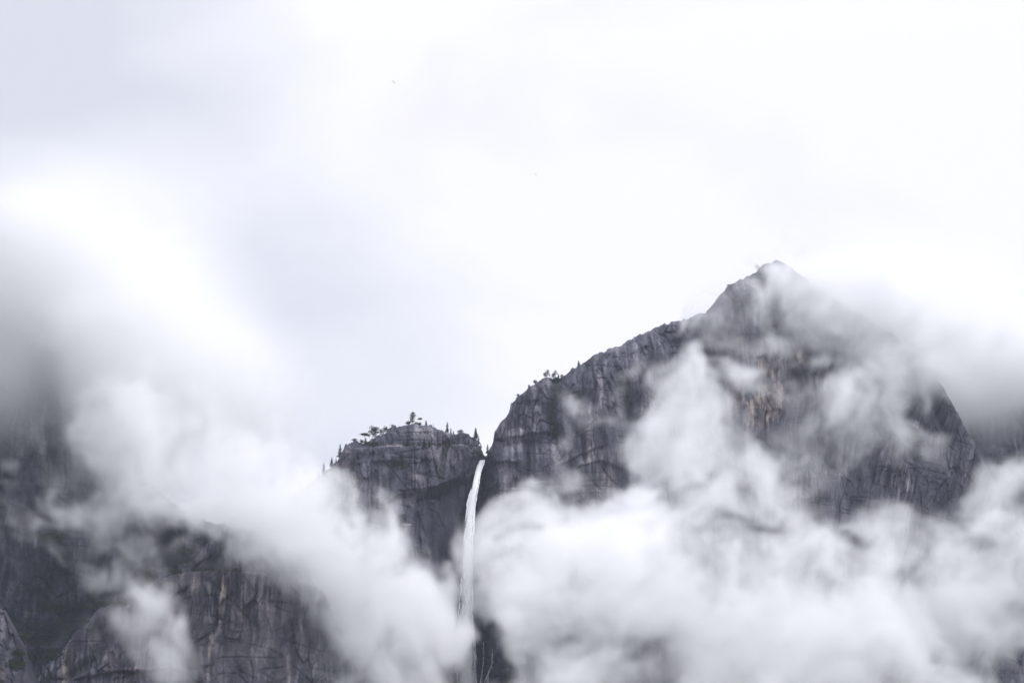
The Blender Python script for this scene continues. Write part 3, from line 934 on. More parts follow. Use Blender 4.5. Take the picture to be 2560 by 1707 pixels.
face_trees = [
    ('dense', 0, 1061, 1120, 26, 'large dark conifer on the knoll ledge below the summit dome', 0.8),
    ('dense', 1, 1073, 1117, 20, 'dark conifer right beside the large one on the knoll ledge', 0.8),
    ('spire', 2, 1100, 1118, 14, 'small conifer alone midway along the knoll ledge', 1.0),
    ('dense', 1, 1115, 1117, 22, 'left conifer of the dark pair on the right part of the knoll ledge', 0.7),
    ('dense', 0, 1123, 1118, 22, 'right conifer of the dark pair on the right part of the knoll ledge', 0.8),
    ('spire', 2, 1018, 1115, 20, 'dark conifer on the ledge below the tallest summit pine', 1.1),
    ('spire', 0, 1009, 1114, 13, 'short conifer at the left end of the knoll ledge', 1.1),
    ('bush', 1, 1177, 1120, 10, 'dark shrub on the face under the bushy conifers near the notch', 1.0),
    ('bush', 0, 940, 1113, 8, 'dark shrub on the face below the broad ragged pine', 1.4),
    ('bush', 1, 1003, 1150, 10, 'dark shrub in the diagonal cleft under the knoll ledge', 1.2),
    ('bush', 2, 994, 1165, 9, 'lower dark shrub in the diagonal cleft of the knoll face', 1.3),
]
for k, (kd, v, px, py, hp, lab, wd) in enumerate(face_trees):
    p = MAIN.spot(px, py); p[1] -= 1.2
    tree(kd, v, p, hp * 0.503, lab, GF, rz=k * 2.1, wide=wd)

low_trees = [
    (BUTT, 'dense', 0, 600, 1432, 32, 'dark pointed conifer standing on the mossy ledge of the lower cliff', 0.6),
    (BUTT, 'bush', 0, 588, 1432, 12, 'low shrub left of the pointed conifer on the mossy ledge', 1.2),
    (BUTT, 'spire', 1, 580, 1320, 20, 'faint conifer at the very top of the lower buttress in fog', 1.0),
    (BUTT, 'spire', 2, 556, 1338, 16, 'faint small conifer below the top of the lower buttress', 1.0),
    (LEFT, 'spire', 2, 513, 1362, 28, 'shadowy conifer in mist behind the lower buttress top', 1.0),
    (LEFT, 'spire', 0, 487, 1376, 26, 'shadowy slim conifer left of the one behind the buttress top', 1.0),
    (LEFT, 'dense', 1, 460, 1384, 26, 'broad dark conifer in the misty gully', 0.8),
    (LEFT, 'spire', 1, 432, 1380, 26, 'thin dark conifer at the gully top under the cloud edge', 1.0),
    (LEFT, 'dense', 0, 400, 1390, 34, 'tallest dark conifer at the head of the misty gully', 0.7),
    (LEFT, 'dense', 1, 418, 1415, 28, 'dark conifer in the middle of the misty gully', 0.8),
    (LEFT, 'dense', 0, 372, 1432, 28, 'dark conifer low on the left side of the misty gully', 0.8),
    (LEFT, 'spire', 2, 325, 1425, 28, 'dark conifer on the rib left of the misty gully', 1.0),
    (LEFT, 'dense', 1, 305, 1440, 24, 'squat dark conifer beside the rib left of the misty gully', 0.8),
    (CORNER, 'bush', 0, 66, 1600, 20, 'bright green broad shrub above the lower left scree', 1.4),
    (CORNER, 'bush', 1, 45, 1640, 16, 'olive shrub at the foot of the pale rocky spur', 1.5),
]
for k, (cl, kd, v, px, py, hp, lab, wd) in enumerate(low_trees):
    p = cl.spot(px, py); p[1] -= 1.5
    tree(kd, v, p, hp * p[1] / 2400 * 0.503, lab, GB, rz=k * 1.3, wide=wd)


def shrub_mass(name, spots, n, size, label, seed):
    """undergrowth that reads as one mass: leaf tufts heaped on the rock"""
    rng = random.Random(seed); mb = MB()
    for cl, px, py, rx, ry, hh in spots:
        for _ in range(n):
            a = rng.random() * 6.28; q = math.sqrt(rng.random())
            x, y = px + math.cos(a) * q * rx, py + math.sin(a) * q * ry
            p = cl.spot(x, y); hh2 = hh * rng.uniform(0.5, 1.2)
            for _k in range(9):
                mb.spray((p[0] + rng.gauss(0, 0.5 * hh2), p[1] - 0.8 + rng.gauss(0, 0.5 * hh2), p[2] + abs(rng.gauss(0, 0.5)) * hh2), size, rng)
    o = mb.build(name, M_LEAF)
    return tag(o, label, 'shrubbery', kind='stuff')


shrub_mass('shrubbery', [(BUTT, 530, 1426, 62, 4, 2.2), (BUTT, 440, 1430, 20, 6, 2.0), (BUTT, 300, 1505, 34, 8, 2.2), (BUTT, 225, 1560, 26, 20, 2.4), (BUTT, 160, 1640, 30, 26, 2.2), (BUTT, 110, 1695, 26, 16, 2.0), (BUTT, 590, 1345, 12, 10, 2.5)], 60, 0.8, 'green scrub along the mossy ledge of the lower cliff', 3)
shrub_mass('dark_shrubbery', [(LEFT, 430, 1395, 50, 34, 4.5), (LEFT, 345, 1440, 40, 24, 4.0), (LEFT, 270, 1520, 50, 16, 3.0), (LEFT, 160, 1520, 50, 14, 3.0), (LEFT, 130, 1345, 36, 10, 3.0)], 150, 1.3, 'dark thicket filling the misty gully', 4)
shrub_mass('green_shrubbery', [(LEFT, 100, 1585, 46, 34, 4.0), (LEFT, 120, 1640, 60, 20, 3.0), (CORNER, 40, 1660, 24, 12, 2.0)], 150, 1.2, 'green bushes at the lower left above the scree', 6)
shrub_mass('ledge_shrubbery', [(MAIN, 1388, 1075, 14, 22, 2.0), (MAIN, 1005, 1160, 16, 14, 1.6), (MAIN, 1950, 730, 20, 10, 1.8), (MAIN, 1070, 1113, 50, 3, 1.6), (MAIN, 925, 1108, 26, 5, 1.5)], 36, 0.8, 'dark scrub in the clefts of the granite wall', 8)


# ------------------------------------------------------------------ birds
def bird(px, py, Y, span, rz, label):
    mb = bmesh.new()
    s = span / 2
    rings = []
    prof = [(-0.42, 0.02, 0.0), (-0.30, 0.05, 0.0), (-0.12, 0.10, 0.0), (0.05, 0.12, 0.0), (0.18, 0.09, 0.01), (0.27, 0.07, 0.03), (0.34, 0.06, 0.04), (0.44, 0.008, 0.03)]
    for x, r, z in prof:
        rings.append([mb.verts.new((x * s, math.cos(a) * r * s * 1.05, z * s + math.sin(a) * r * s)) for a in [2 * math.pi * k / 8 for k in range(8)]])
    for r0, r1 in zip(rings[:-1], rings[1:]):
        for k in range(8):
            j = (k + 1) % 8
            if r0 is rings[2] and k in (0, 7, 3, 4):
                continue
            mb.faces.new((r0[k], r0[j], r1[j], r1[k]))
    mb.faces.new(rings[0][::-1]); mb.faces.new(rings[-1])
    for side, (ia, ib, ic) in ((1, (0, 1, 7)), (-1, (4, 5, 3))):
        # the wing grows out of the opening in the flank
        if side == 1: loop = [rings[2][1], rings[2][0], rings[2][7], rings[3][7], rings[3][0], rings[3][1]]
        else: loop = [rings[2][5], rings[2][4], rings[2][3], rings[3][3], rings[3][4], rings[3][5]]
        for yv, xb, xf, zz, th in ((0.5, -0.16, 0.12, 0.16, 0.02), (1.0, -0.26, -0.16, 0.10, 0.006)):
            new = [mb.verts.new((q[0] * s, side * yv * s, q[1] * s)) for q in ((xb, zz + th), (xb, zz), (xb, zz - th), (xf, zz - th), (xf, zz), (xf, zz + th))]
            for k in range(6):
                j = (k + 1) % 6
                mb.faces.new((loop[k], loop[j], new[j], new[k]))
            loop = new
        mb.faces.new(loop)
    t = [mb.verts.new(q) for q in ((-0.40 * s, 0.02 * s, 0.01 * s), (-0.40 * s, -0.02 * s, 0.01 * s), (-0.66 * s, -0.09 * s, 0.0), (-0.66 * s, 0.09 * s, 0.0),
                                   (-0.40 * s, 0.02 * s, -0.01 * s), (-0.40 * s, -0.02 * s, -0.01 * s), (-0.66 * s, -0.09 * s, -0.01 * s), (-0.66 * s, 0.09 * s, -0.01 * s))]
    for f in ((0, 1, 2, 3), (7, 6, 5, 4), (0, 3, 7, 4), (1, 5, 6, 2), (2, 6, 7, 3), (0, 4, 5, 1)): mb.faces.new([t[i] for i in f])
    mb.normal_update()
    me = bpy.data.meshes.new('bird'); mb.to_mesh(me); mb.free()
    me.materials.append(M_FEATHER)
    o = bpy.data.objects.new('bird', me); COL.objects.link(o)
    o.location = tuple(at(px, py, Y)); o.rotation_euler = (R(48), R(-20), rz)
    return tag(o, label, 'bird', 'birds in the white sky')


M_FEATHER = plain_noise_mat('feathers', (0.015, 0.015, 0.017), (0.03, 0.03, 0.033), 3.0)
bird(984, 206, 620, 1.9, R(70), 'dark distant bird, the higher one, in the grey sky left of centre')
bird(1339, 437, 1100, 2.2, R(110), 'fainter smaller bird, the lower one, in the white sky near the middle')

# ------------------------------------------------------------------ low clouds
class Grid:
    """the air that the low clouds fill, in cells of a few metres"""
    def __init__(self, mn, mx, n):
        self.mn, self.mx, self.n = mn, mx, n
        self.x, self.y, self.z = (np.linspace(mn[k], mx[k], n[k], dtype=np.float32) for k in range(3))

    def zeros(self):
        return np.zeros(self.n[::-1], np.float32)


NEAR = Grid((-730.0, 1960.0, 185.0), (730.0, 2500.0, 990.0), (560, 108, 308))
FAR = Grid((-900.0, 2150.0, 300.0), (960.0, 2860.0, 1290.0), (156, 60, 84))
rng3 = np.random.default_rng(12)


def _bs(coords, period):
    """cubic B-spline weights of every coordinate on a lattice of that period"""
    u = (coords - coords[0]) / period
    n = int(u[-1]) + 4
    i = np.floor(u).astype(int); f = u - i
    Wt = np.zeros((len(coords), n), np.float32)
    w = [(1 - f) ** 3 / 6, (3 * f ** 3 - 6 * f ** 2 + 4) / 6, (-3 * f ** 3 + 3 * f ** 2 + 3 * f + 1) / 6, f ** 3 / 6]
    for k in range(4): Wt[np.arange(len(coords)), i + k] = w[k]
    return Wt


def lattice(G, px, py, pz):
    Wz, Wy, Wx = _bs(G.z, pz), _bs(G.y, py), _bs(G.x, px)
    g = rng3.standard_normal((Wz.shape[1], Wy.shape[1], Wx.shape[1])).astype(np.float32)
    g = np.tensordot(g, Wx, (2, 1))
    g = np.tensordot(g, Wy, (1, 1)).transpose(0, 2, 1)
    g = np.tensordot(Wz, np.ascontiguousarray(g), (1, 0))
    return (g / g.std()).astype(np.float32)


def noise3(G, p0, octaves, gain=0.55, stretch=(1, 1.7, 1)):
    s = G.zeros(); amp = 1.0; tot = 0
    for k in range(octaves):
        p = p0 / 2 ** k
        s += amp * lattice(G, p * stretch[0], p * stretch[1], p * stretch[2]); tot += amp * amp; amp *= gain
    return s / math.sqrt(tot)


S, THIN, HOLE, FALLV, BACK = NEAR.zeros(), NEAR.zeros(), NEAR.zeros(), NEAR.zeros(), FAR.zeros()


kid_rng = random.Random(21)


def puff(px, py, Y, rx, rz, ry, a=1.0, ang=0.0, field=None, kids=0):
    """a billow: an ellipsoid round a place in the valley; rx, rz in photo px at that distance, ry in metres"""
    F = S if field is None else field
    G = FAR if F is BACK else NEAR
    CX, CYY, CZ = G.x, G.y, G.z
    c = at(px, py, Y); k = Y / 2400 * 0.503
    if kids:                                       # smaller billows on its upper side
        for _ in range(kids):
            t = kid_rng.uniform(-0.3, math.pi + 0.3)
            puff(px + math.cos(t) * rx * 0.8, py - math.sin(t) * rz * 0.8, Y + kid_rng.uniform(-0.5, 0.3) * ry, rx * 0.42, rz * 0.42, ry * 0.5, a * 0.5, field=field)
    rx, rz = rx * k * 1.35, rz * k * 1.35
    ry = ry * 1.25
    m = max(rx, rz)
    i0, i1 = np.searchsorted(CX, [c[0] - m, c[0] + m]); j0, j1 = np.searchsorted(CYY, [Y - ry, Y + ry]); k0, k1 = np.searchsorted(CZ, [c[2] - m, c[2] + m])
    if i1 <= i0 or j1 <= j0 or k1 <= k0: return
    x = (CX[i0:i1] - c[0])[None, None, :]; y = ((CYY[j0:j1] - Y) / ry)[None, :, None]; z = (CZ[k0:k1] - c[2])[:, None, None]
    ca, sa = math.cos(R(ang)), math.sin(R(ang))
    r2 = ((x * ca + z * sa) / rx) ** 2 + y ** 2 + ((-x * sa + z * ca) / rz) ** 2
    F[k0:k1, j0:j1, i0:i1] += (a * np.clip(1 - r2, 0, 1) ** 1.7).astype(np.float32)


# -- left bank: from the left edge down to the waterfall
for a in [
    (180, 1060, 2120, 190, 150, 90, 0.9), (330, 1050, 2150, 230, 190, 110, 1.0), (250, 1180, 2080, 170, 90, 70, 0.7), (480, 1120, 2140, 230, 170, 120, 1.1), (620, 1190, 2130, 220, 140, 130, 1.2),
    (450, 1230, 2060, 180, 70, 60, 0.6), (700, 1290, 2110, 190, 140, 120, 1.4), (790, 1370, 2120, 190, 150, 130, 1.5), (860, 1440, 2150, 190, 160, 140, 1.6), (940, 1500, 2180, 190, 150, 150, 1.6),
    (1010, 1570, 2220, 180, 140, 140, 1.4), (900, 1600, 2140, 190, 140, 110, 1.1), (1060, 1640, 2230, 150, 120, 120, 1.1), (850, 1300, 2290, 70, 80, 70, 0.9), (910, 1380, 2290, 100, 100, 80, 1.2),
    (1010, 1440, 2300, 130, 110, 80, 1.3), (1090, 1480, 2310, 120, 100, 80, 1.2), (780, 1240, 2320, 90, 50, 70, 0.8), (730, 1190, 2340, 70, 60, 80, 0.8), (1120, 1560, 2290, 110, 90, 80, 0.9),
    (140, 940, 2200, 120, 150, 120, 0.7), (240, 800, 2250, 190, 220, 160, 0.8), (330, 680, 2300, 240, 200, 180, 0.6), (560, 980, 2250, 240, 200, 160, 0.9), (690, 1100, 2300, 130, 110, 120, 0.8),
    (760, 1680, 2080, 130, 70, 60, 0.5), (690, 1560, 2060, 90, 100, 50, 0.35),
]: puff(*a)
# -- the great bank right of the waterfall
for a in [
    (1260, 1330, 2290, 110, 90, 90, 1.0), (1320, 1290, 2300, 90, 70, 70, 0.9), (1360, 1400, 2260, 160, 130, 120, 1.5), (1480, 1370, 2250, 180, 130, 130, 1.5), (1620, 1330, 2240, 190, 150, 140, 1.5), (1600, 1480, 2200, 260, 170, 160, 1.8),
    (1800, 1420, 2200, 250, 170, 160, 1.7), (1980, 1480, 2200, 240, 150, 150, 1.5), (1400, 1540, 2220, 190, 130, 130, 1.4), (1720, 1590, 2160, 240, 110, 120, 1.3), (2150, 1520, 2200, 230, 150, 140, 1.4),
    (2300, 1450, 2230, 220, 150, 140, 1.2), (2450, 1400, 2250, 200, 150, 140, 1.3), (2520, 1560, 2220, 180, 140, 120, 1.1), (2300, 1620, 2160, 220, 110, 110, 1.1), (2050, 1650, 2120, 220, 90, 100, 1.0), (1380, 1650, 2180, 160, 90, 100, 0.8),
    (1260, 1450, 2300, 80, 110, 60, 0.8), (2500, 1680, 2150, 160, 90, 90, 0.9), (1560, 1680, 2130, 200, 80, 90, 1.0),
    (1440, 1280, 2320, 100, 70, 60, 0.8), (1540, 1240, 2310, 90, 80, 60, 0.7),
    (1560, 1480, 2180, 220, 130, 120, 1.2), (1640, 1560, 2140, 220, 110, 110, 1.1), (1850, 1560, 2140, 220, 110, 110, 1.2), (1420, 1440, 2230, 150, 110, 100, 1.0), (1720, 1400, 2190, 200, 110, 110, 1.0), (2200, 1440, 2180, 200, 110, 110, 0.9), (1310, 1420, 2280, 80, 130, 70, 0.9),
    (960, 1660, 2150, 150, 100, 90, 1.1), (1080, 1590, 2250, 110, 90, 80, 1.2), (1120, 1680, 2240, 80, 70, 70, 0.9), (570, 1325, 2100, 80, 44, 45, 1.1), (500, 1310, 2120, 90, 40, 50, 0.8), (690, 1350, 2080, 90, 70, 50, 0.8),
    (1500, 1760, 2120, 260, 110, 110, 1.3), (1900, 1770, 2100, 260, 100, 110, 1.2), (2300, 1760, 2120, 260, 110, 110, 1.2), (2560, 1760, 2120, 160, 110, 100, 1.0), (980, 1720, 2160, 170, 90, 100, 1.1),
]: puff(*a)
# -- rising plumes in front of the mountain face
for a in [
    (1725, 925, 2270, 62, 50, 50, 1.4), (1680, 950, 2270, 70, 50, 50, 1.4), (1635, 955, 2260, 70, 46, 45, 1.2), (1585, 935, 2270, 60, 38, 40, 1.0), (1560, 965, 2270, 50, 50, 40, 0.7), (1720, 985, 2260, 80, 60, 60, 1.3), (1660, 1020, 2250, 80, 56, 55, 1.1),
    (1770, 1060, 2250, 100, 76, 65, 1.6), (1880, 1110, 2245, 110, 70, 60, 1.3), (1960, 1180, 2240, 120, 70, 65, 1.3), (1700, 1110, 2250, 110, 70, 65, 1.2), (1810, 1130, 2240, 110, 70, 70, 1.2), (1620, 1080, 2270, 60, 60, 45, 0.7), (1760, 1210, 2230, 150, 90, 80, 1.3), (1640, 1190, 2250, 100, 70, 60, 0.9),
    (1900, 1190, 2230, 120, 80, 80, 1.2), (1880, 1270, 2220, 150, 80, 80, 1.1), (2000, 1280, 2220, 120, 80, 80, 1.1), (1700, 1270, 2240, 120, 60, 70, 1.0),
    (2060, 985, 2285, 74, 52, 48, 2.0), (2055, 1010, 2265, 90, 60, 50, 3.0), (2120, 1060, 2265, 100, 56, 50, 2.4), (2030, 965, 2290, 44, 34, 36, 1.6), (2005, 1005, 2285, 64, 46, 45, 1.8), (2115, 1015, 2285, 66, 50, 45, 1.7), (2080, 1050, 2270, 130, 70, 60, 1.8), (2180, 1090, 2270, 110, 60, 60, 1.4), (1960, 1000, 2300, 34, 26, 30, 0.7), (2050, 1060, 2280, 100, 60, 60, 1.3), (2150, 1080, 2280, 80, 56, 50, 1.0),
    (1980, 1110, 2260, 100, 70, 60, 1.1), (2100, 1140, 2270, 120, 70, 70, 1.2), (2230, 1120, 2290, 80, 46, 45, 0.8), (2190, 1180, 2270, 100, 60, 60, 0.9), (2130, 1230, 2250, 120, 60, 60, 0.9), (2300, 1290, 2270, 110, 50, 60, 0.8), (2420, 1260, 2280, 120, 60, 70, 1.0),
    (1995, 700, 2400, 48, 60, 50, 1.1), (2050, 725, 2400, 80, 60, 50, 1.5), (2130, 765, 2415, 90, 62, 50, 1.7), (2210, 815, 2430, 90, 62, 50, 1.7), (2280, 865, 2440, 80, 56, 50, 1.4), (2150, 840, 2420, 130, 40, 40, 0.6),
    (2520, 1210, 2300, 90, 70, 70, 1.0), (2360, 1330, 2260, 120, 60, 70, 0.8), (2470, 1160, 2330, 70, 40, 60, 0.7), (2200, 1330, 2240, 120, 70, 70, 1.0),
]: puff(*a, kids=3)
# -- thin veils: over the peak, across the face, over the left wall
for a in [
    (1960, 715, 2370, 80, 90, 60, 0.9), (1890, 760, 2330, 110, 50, 40, 0.75), (1820, 770, 2340, 70, 45, 35, 0.6), (1790, 805, 2340, 80, 40, 35, 0.6), (1870, 830, 2330, 110, 50, 45, 0.8), (1830, 880, 2320, 80, 50, 35, 0.6),
    (1960, 820, 2350, 90, 60, 45, 0.65), (1690, 830, 2340, 90, 34, 35, 0.5), (1770, 770, 2380, 80, 34, 40, 1.0), (1720, 800, 2380, 70, 26, 35, 0.8), (1860, 740, 2370, 90, 34, 40, 0.9), (1940, 740, 2390, 80, 60, 40, 1.0), (1960, 680, 2400, 50, 40, 40, 0.9), (1600, 870, 2330, 70, 34, 35, 0.4), (1880, 960, 2310, 90, 60, 40, 0.55), (1800, 960, 2300, 70, 90, 40, 0.5), (2060, 850, 2380, 90, 50, 40, 0.5),
    (1990, 690, 2390, 100, 90, 70, 2.0), (2060, 725, 2390, 130, 95, 75, 2.2), (2150, 775, 2410, 150, 95, 75, 2.2), (2240, 830, 2430, 150, 90, 75, 2.0), (2320, 885, 2440, 130, 80, 60, 1.6), (2100, 800, 2380, 200, 110, 60, 0.7), (2330, 960, 2460, 80, 100, 45, 0.9), (2200, 900, 2410, 120, 70, 40, 0.5), (450, 1560, 2050, 220, 130, 50, 0.42), (2390, 900, 2455, 110, 110, 50, 1.3), (2300, 790, 2455, 160, 110, 50, 1.0),
    (1435, 980, 2340, 64, 48, 40, 1.1), (1480, 1020, 2330, 64, 66, 35, 0.9), (1460, 1100, 2320, 60, 90, 35, 0.45), (1430, 1190, 2310, 70, 80, 40, 0.55), (1540, 1190, 2310, 70, 90, 40, 0.45), (1410, 1260, 2310, 70, 60, 40, 0.7),
    (1350, 1250, 2330, 60, 40, 35, 0.5), (1150, 1300, 2360, 50, 70, 40, 0.4), (1120, 1380, 2340, 60, 60, 40, 0.5), (1110, 1210, 2370, 40, 30, 25, 0.2),
    (850, 1190, 2370, 50, 30, 35, 0.5), (890, 1250, 2350, 60, 50, 40, 0.55), (960, 1300, 2350, 60, 60, 40, 0.35),
    (2180, 880, 2430, 140, 55, 50, 0.6), (2290, 950, 2450, 100, 45, 50, 0.5), (2100, 1000, 2350, 120, 60, 40, 0.25),
]: puff(*a, field=THIN)
for a in [
    (60, 1330, 2200, 120, 70, 60, 0.5), (150, 1400, 2180, 120, 50, 50, 0.4), (240, 1310, 2160, 160, 60, 60, 0.55), (20, 1400, 2100, 50, 70, 50, 0.9), (230, 1450, 2160, 120, 50, 45, 0.4), (90, 1460, 2160, 120, 40, 45, 0.35),
    (420, 1290, 2180, 180, 50, 60, 0.6), (540, 1300, 2120, 120, 60, 50, 0.6), (590, 1330, 2110, 70, 44, 40, 1.0), (640, 1360, 2100, 80, 60, 40, 0.9), (1140, 1530, 2330, 60, 90, 45, 0.9), (1175, 1540, 2345, 44, 60, 40, 0.9), (700, 1440, 2050, 80, 80, 40, 0.6), (720, 1600, 2050, 90, 120, 40, 0.5), (640, 1650, 2060, 110, 60, 40, 0.4), (570, 1660, 2060, 110, 50, 40, 0.35),
    (480, 1380, 2240, 160, 40, 60, 0.3), (300, 1240, 2200, 220, 60, 70, 0.6), (110, 1200, 2280, 130, 80, 80, 0.3), (390, 1220, 2260, 120, 60, 60, 1.3),
]: puff(*a, field=THIN)
# -- the small loose puff low on the left
for a in [(330, 1525, 2040, 70, 50, 40, 1.5), (385, 1570, 2040, 110, 60, 50, 1.8), (440, 1610, 2040, 130, 60, 55, 1.8), (510, 1650, 2040, 90, 40, 45, 1.3), (340, 1590, 2040, 80, 50, 40, 1.3), (470, 1610, 2040, 90, 50, 45, 1.3)]: puff(*a)
# -- smooth cloud behind the right shoulder and round the left wall
for a in [
    (2250, 740, 2640, 330, 180, 170, 0.8), (2450, 800, 2640, 260, 180, 170, 0.8), (2100, 660, 2620, 240, 120, 150, 0.7), (2560, 880, 2660, 220, 150, 150, 0.8), (2380, 900, 2660, 180, 110, 130, 0.8),
    (2330, 860, 2480, 130, 60, 60, 0.5), (2200, 800, 2470, 160, 60, 60, 0.6), (2060, 720, 2450, 120, 60, 60, 0.7), (2500, 1000, 2600, 160, 70, 100, 0.35), (2520, 1130, 2560, 120, 70, 80, 0.3),
    (40, 650, 2330, 200, 200, 130, 0.5), (330, 820, 2350, 200, 240, 110, 0.8),
    (2390, 950, 2490, 100, 60, 60, 0.8), (2430, 1030, 2510, 90, 60, 60, 0.6),
    (10, 800, 2280, 150, 190, 100, 1.3), (30, 980, 2280, 130, 140, 90, 0.9), (30, 480, 2320, 300, 230, 190, 0.6), (90, 660, 2290, 190, 170, 140, 0.9), (2420, 960, 2640, 160, 90, 110, 2.2), (2540, 920, 2640, 150, 90, 110, 2.2), (2340, 1000, 2660, 100, 80, 80, 1.6), (2480, 1060, 2640, 150, 60, 90, 0.7),
    (240, 800, 2260, 170, 190, 110, 1.5), (190, 640, 2290, 190, 150, 130, 0.5), (290, 960, 2240, 150, 170, 90, 1.8), (60, 560, 2290, 150, 90, 110, 0.9), (430, 820, 2300, 250, 210, 150, 1.3), (560, 1000, 2300, 240, 190, 150, 1.6), (330, 1120, 2260, 170, 120, 110, 1.2), (330, 560, 2320, 260, 220, 180, 0.75),
]: puff(*a, field=BACK)
# -- spray hanging round the lower half of the waterfall
for k in range(46):
    py = 1215 + k * 11.5
    u = k / 45
    px = float(np.interp(py, FP[:, 1], FP[:, 0])) + kid_rng.uniform(-1, 1) * 5 * u
    Y = float(MAIN.spot(px, py)[1]) - 22
    w = 6 + 14 * u
    puff(px + kid_rng.uniform(-0.3, 0.3) * w, py, Y, w * kid_rng.uniform(0.7, 1.1), 26, 9 + 8 * u, (0.25 + 0.75 * min(1, u * 2.2)) * kid_rng.uniform(0.8, 1.3), field=FALLV)
# -- gaps
for a in [
    (1890, 1312, 2180, 50, 28, 120, 0.9), (2100, 1375, 2180, 50, 46, 120, 0.9), (2370, 1390, 2200, 110, 40, 120, 0.6), (2440, 1580, 2150, 80, 40, 110, 0.7), (1810, 1670, 2100, 60, 46, 110, 0.45), (2330, 1540, 2160, 70, 40, 100, 0.5), (1225, 1560, 2260, 40, 90, 130, 2.2), (1115, 1330, 2310, 84, 110, 120, 2.6), (1160, 1390, 2320, 40, 90, 110, 1.6), (1140, 1260, 2340, 70, 70, 90, 1.0), (1190, 1290, 2330, 40, 60, 90, 0.8), (1080, 1420, 2300, 40, 50, 90, 0.8), (1235, 1640, 2230, 50, 70, 130, 2.0),
    (1260, 1630, 2250, 60, 60, 110, 1.5), (1220, 1680, 2250, 80, 50, 120, 1.6), (1090, 1640, 2230, 40, 40, 100, 0.8), (2160, 1220, 2230, 60, 34, 80, 0.6), (1980, 1130, 2220, 40, 40, 80, 0.3), (2250, 1210, 2250, 70, 40, 80, 0.6), (1680, 1180, 2230, 40, 50, 70, 0.4),
    (1340, 1330, 2240, 30, 30, 80, 0.4), (1850, 1210, 2210, 30, 20, 80, 0.4), (2520, 1690, 2120, 100, 40, 100, 0.7), (1330, 1690, 2180, 60, 40, 110, 0.6), (760, 1500, 2050, 50, 50, 80, 0.5), (1000, 1650, 2180, 60, 40, 100, 0.5),
]: puff(*a, field=HOLE)


def warp(F, D):
    """F carried along the flow D (voxels)"""
    NZ, NY, NX = F.shape
    kz, ky, kx = np.meshgrid(np.arange(NZ, dtype=np.int32), np.arange(NY, dtype=np.int32), np.arange(NX, dtype=np.int32), indexing='ij', sparse=True)
    iz = np.clip(kz + np.rint(D[2]).astype(np.int32), 0, NZ - 1); iy = np.clip(ky + np.rint(D[1]).astype(np.int32), 0, NY - 1); ix = np.clip(kx + np.rint(D[0]).astype(np.int32), 0, NX - 1)
    return F[iz, iy, ix]


def soft(F):
    for ax in (0, 1, 2):
        n = F.shape[ax]
        a = np.take(F, np.clip(np.arange(n) - 1, 0, n - 1), ax); b = np.take(F, np.clip(np.arange(n) + 1, 0, n - 1), ax)
        F = 0.7 * F + 0.15 * (a + b)
    return F


flow = [noise3(NEAR, 70, 5, 0.55) * 6.8, noise3(NEAR, 70, 2, 0.5) * 2.0, noise3(NEAR, 70, 5, 0.55) * 6.2]
N1 = warp(noise3(NEAR, 110, 5, 0.66), flow)
N2 = noise3(NEAR, 36, 4, 0.85, (1, 2.6, 1))
curl = [noise3(NEAR, 26, 2, 0.6, (1, 2.2, 1)) * 2.6, noise3(NEAR, 26, 1) * 0.6, noise3(NEAR, 26, 2, 0.6, (1, 2.2, 1)) * 2.6]
N2 = warp(N2, [0.8 * f + g for f, g in zip(flow, curl)])
curl = None
S = warp(S, flow); THIN = warp(THIN, flow); HOLE = warp(HOLE, flow)
core = np.clip((1 - np.exp(-1.5 * S) - 0.70 * HOLE) * 1.45 + 0.30 * N1 + 0.20 * N2 - 0.54, 0, 1.2) * (S > 0.01)
thin = np.clip(THIN * 1.05 - 0.5 * HOLE + 0.28 * N1 + 0.28 * N2 - 0.36, 0, 1.7) * (THIN > 0.01)
DENS = soft((0.019 * core ** 1.6 + 0.010 * thin ** 1.15) * np.exp((0.50 - 0.30 * np.minimum(core, 1)) * N2 - 0.08))
DENS += 0.055 * np.clip(FALLV * (0.7 + 0.35 * N2) - 0.05, 0, 1.2)
NB = noise3(FAR, 260, 3, 0.5, (1, 1, 1))
DBACK = soft(0.010 * np.clip(BACK * 0.85 + 0.10 * NB * (BACK > 0) - 0.08, 0, 2.2) ** 1.4)
for D in (DENS, DBACK):                                     # nothing on the outermost cells
    for ax in (0, 1, 2):
        sl = [slice(None)] * 3; sl[ax] = 0; D[tuple(sl)] = 0; sl[ax] = -1; D[tuple(sl)] = 0
    D[D < 1.5e-4] = 0
del S, THIN, HOLE, FALLV, BACK, core, thin, N1, N2, NB, flow


def cloud_material():
    m, nt = new_mat('cloud_droplets')
    out = nt.nodes.new('ShaderNodeOutputMaterial')
    pv = nt.nodes.new('ShaderNodeVolumePrincipled')
    pv.inputs['Color'].default_value = (0.999, 0.999, 0.9995, 1)
    pv.inputs['Density'].default_value = 1.0
    pv.inputs['Anisotropy'].default_value = 0.0
    nt.links.new(pv.outputs[0], out.inputs['Volume'])
    m.cycles.volume_interpolation = 'CUBIC'
    return m


M_CLOUD = cloud_material()


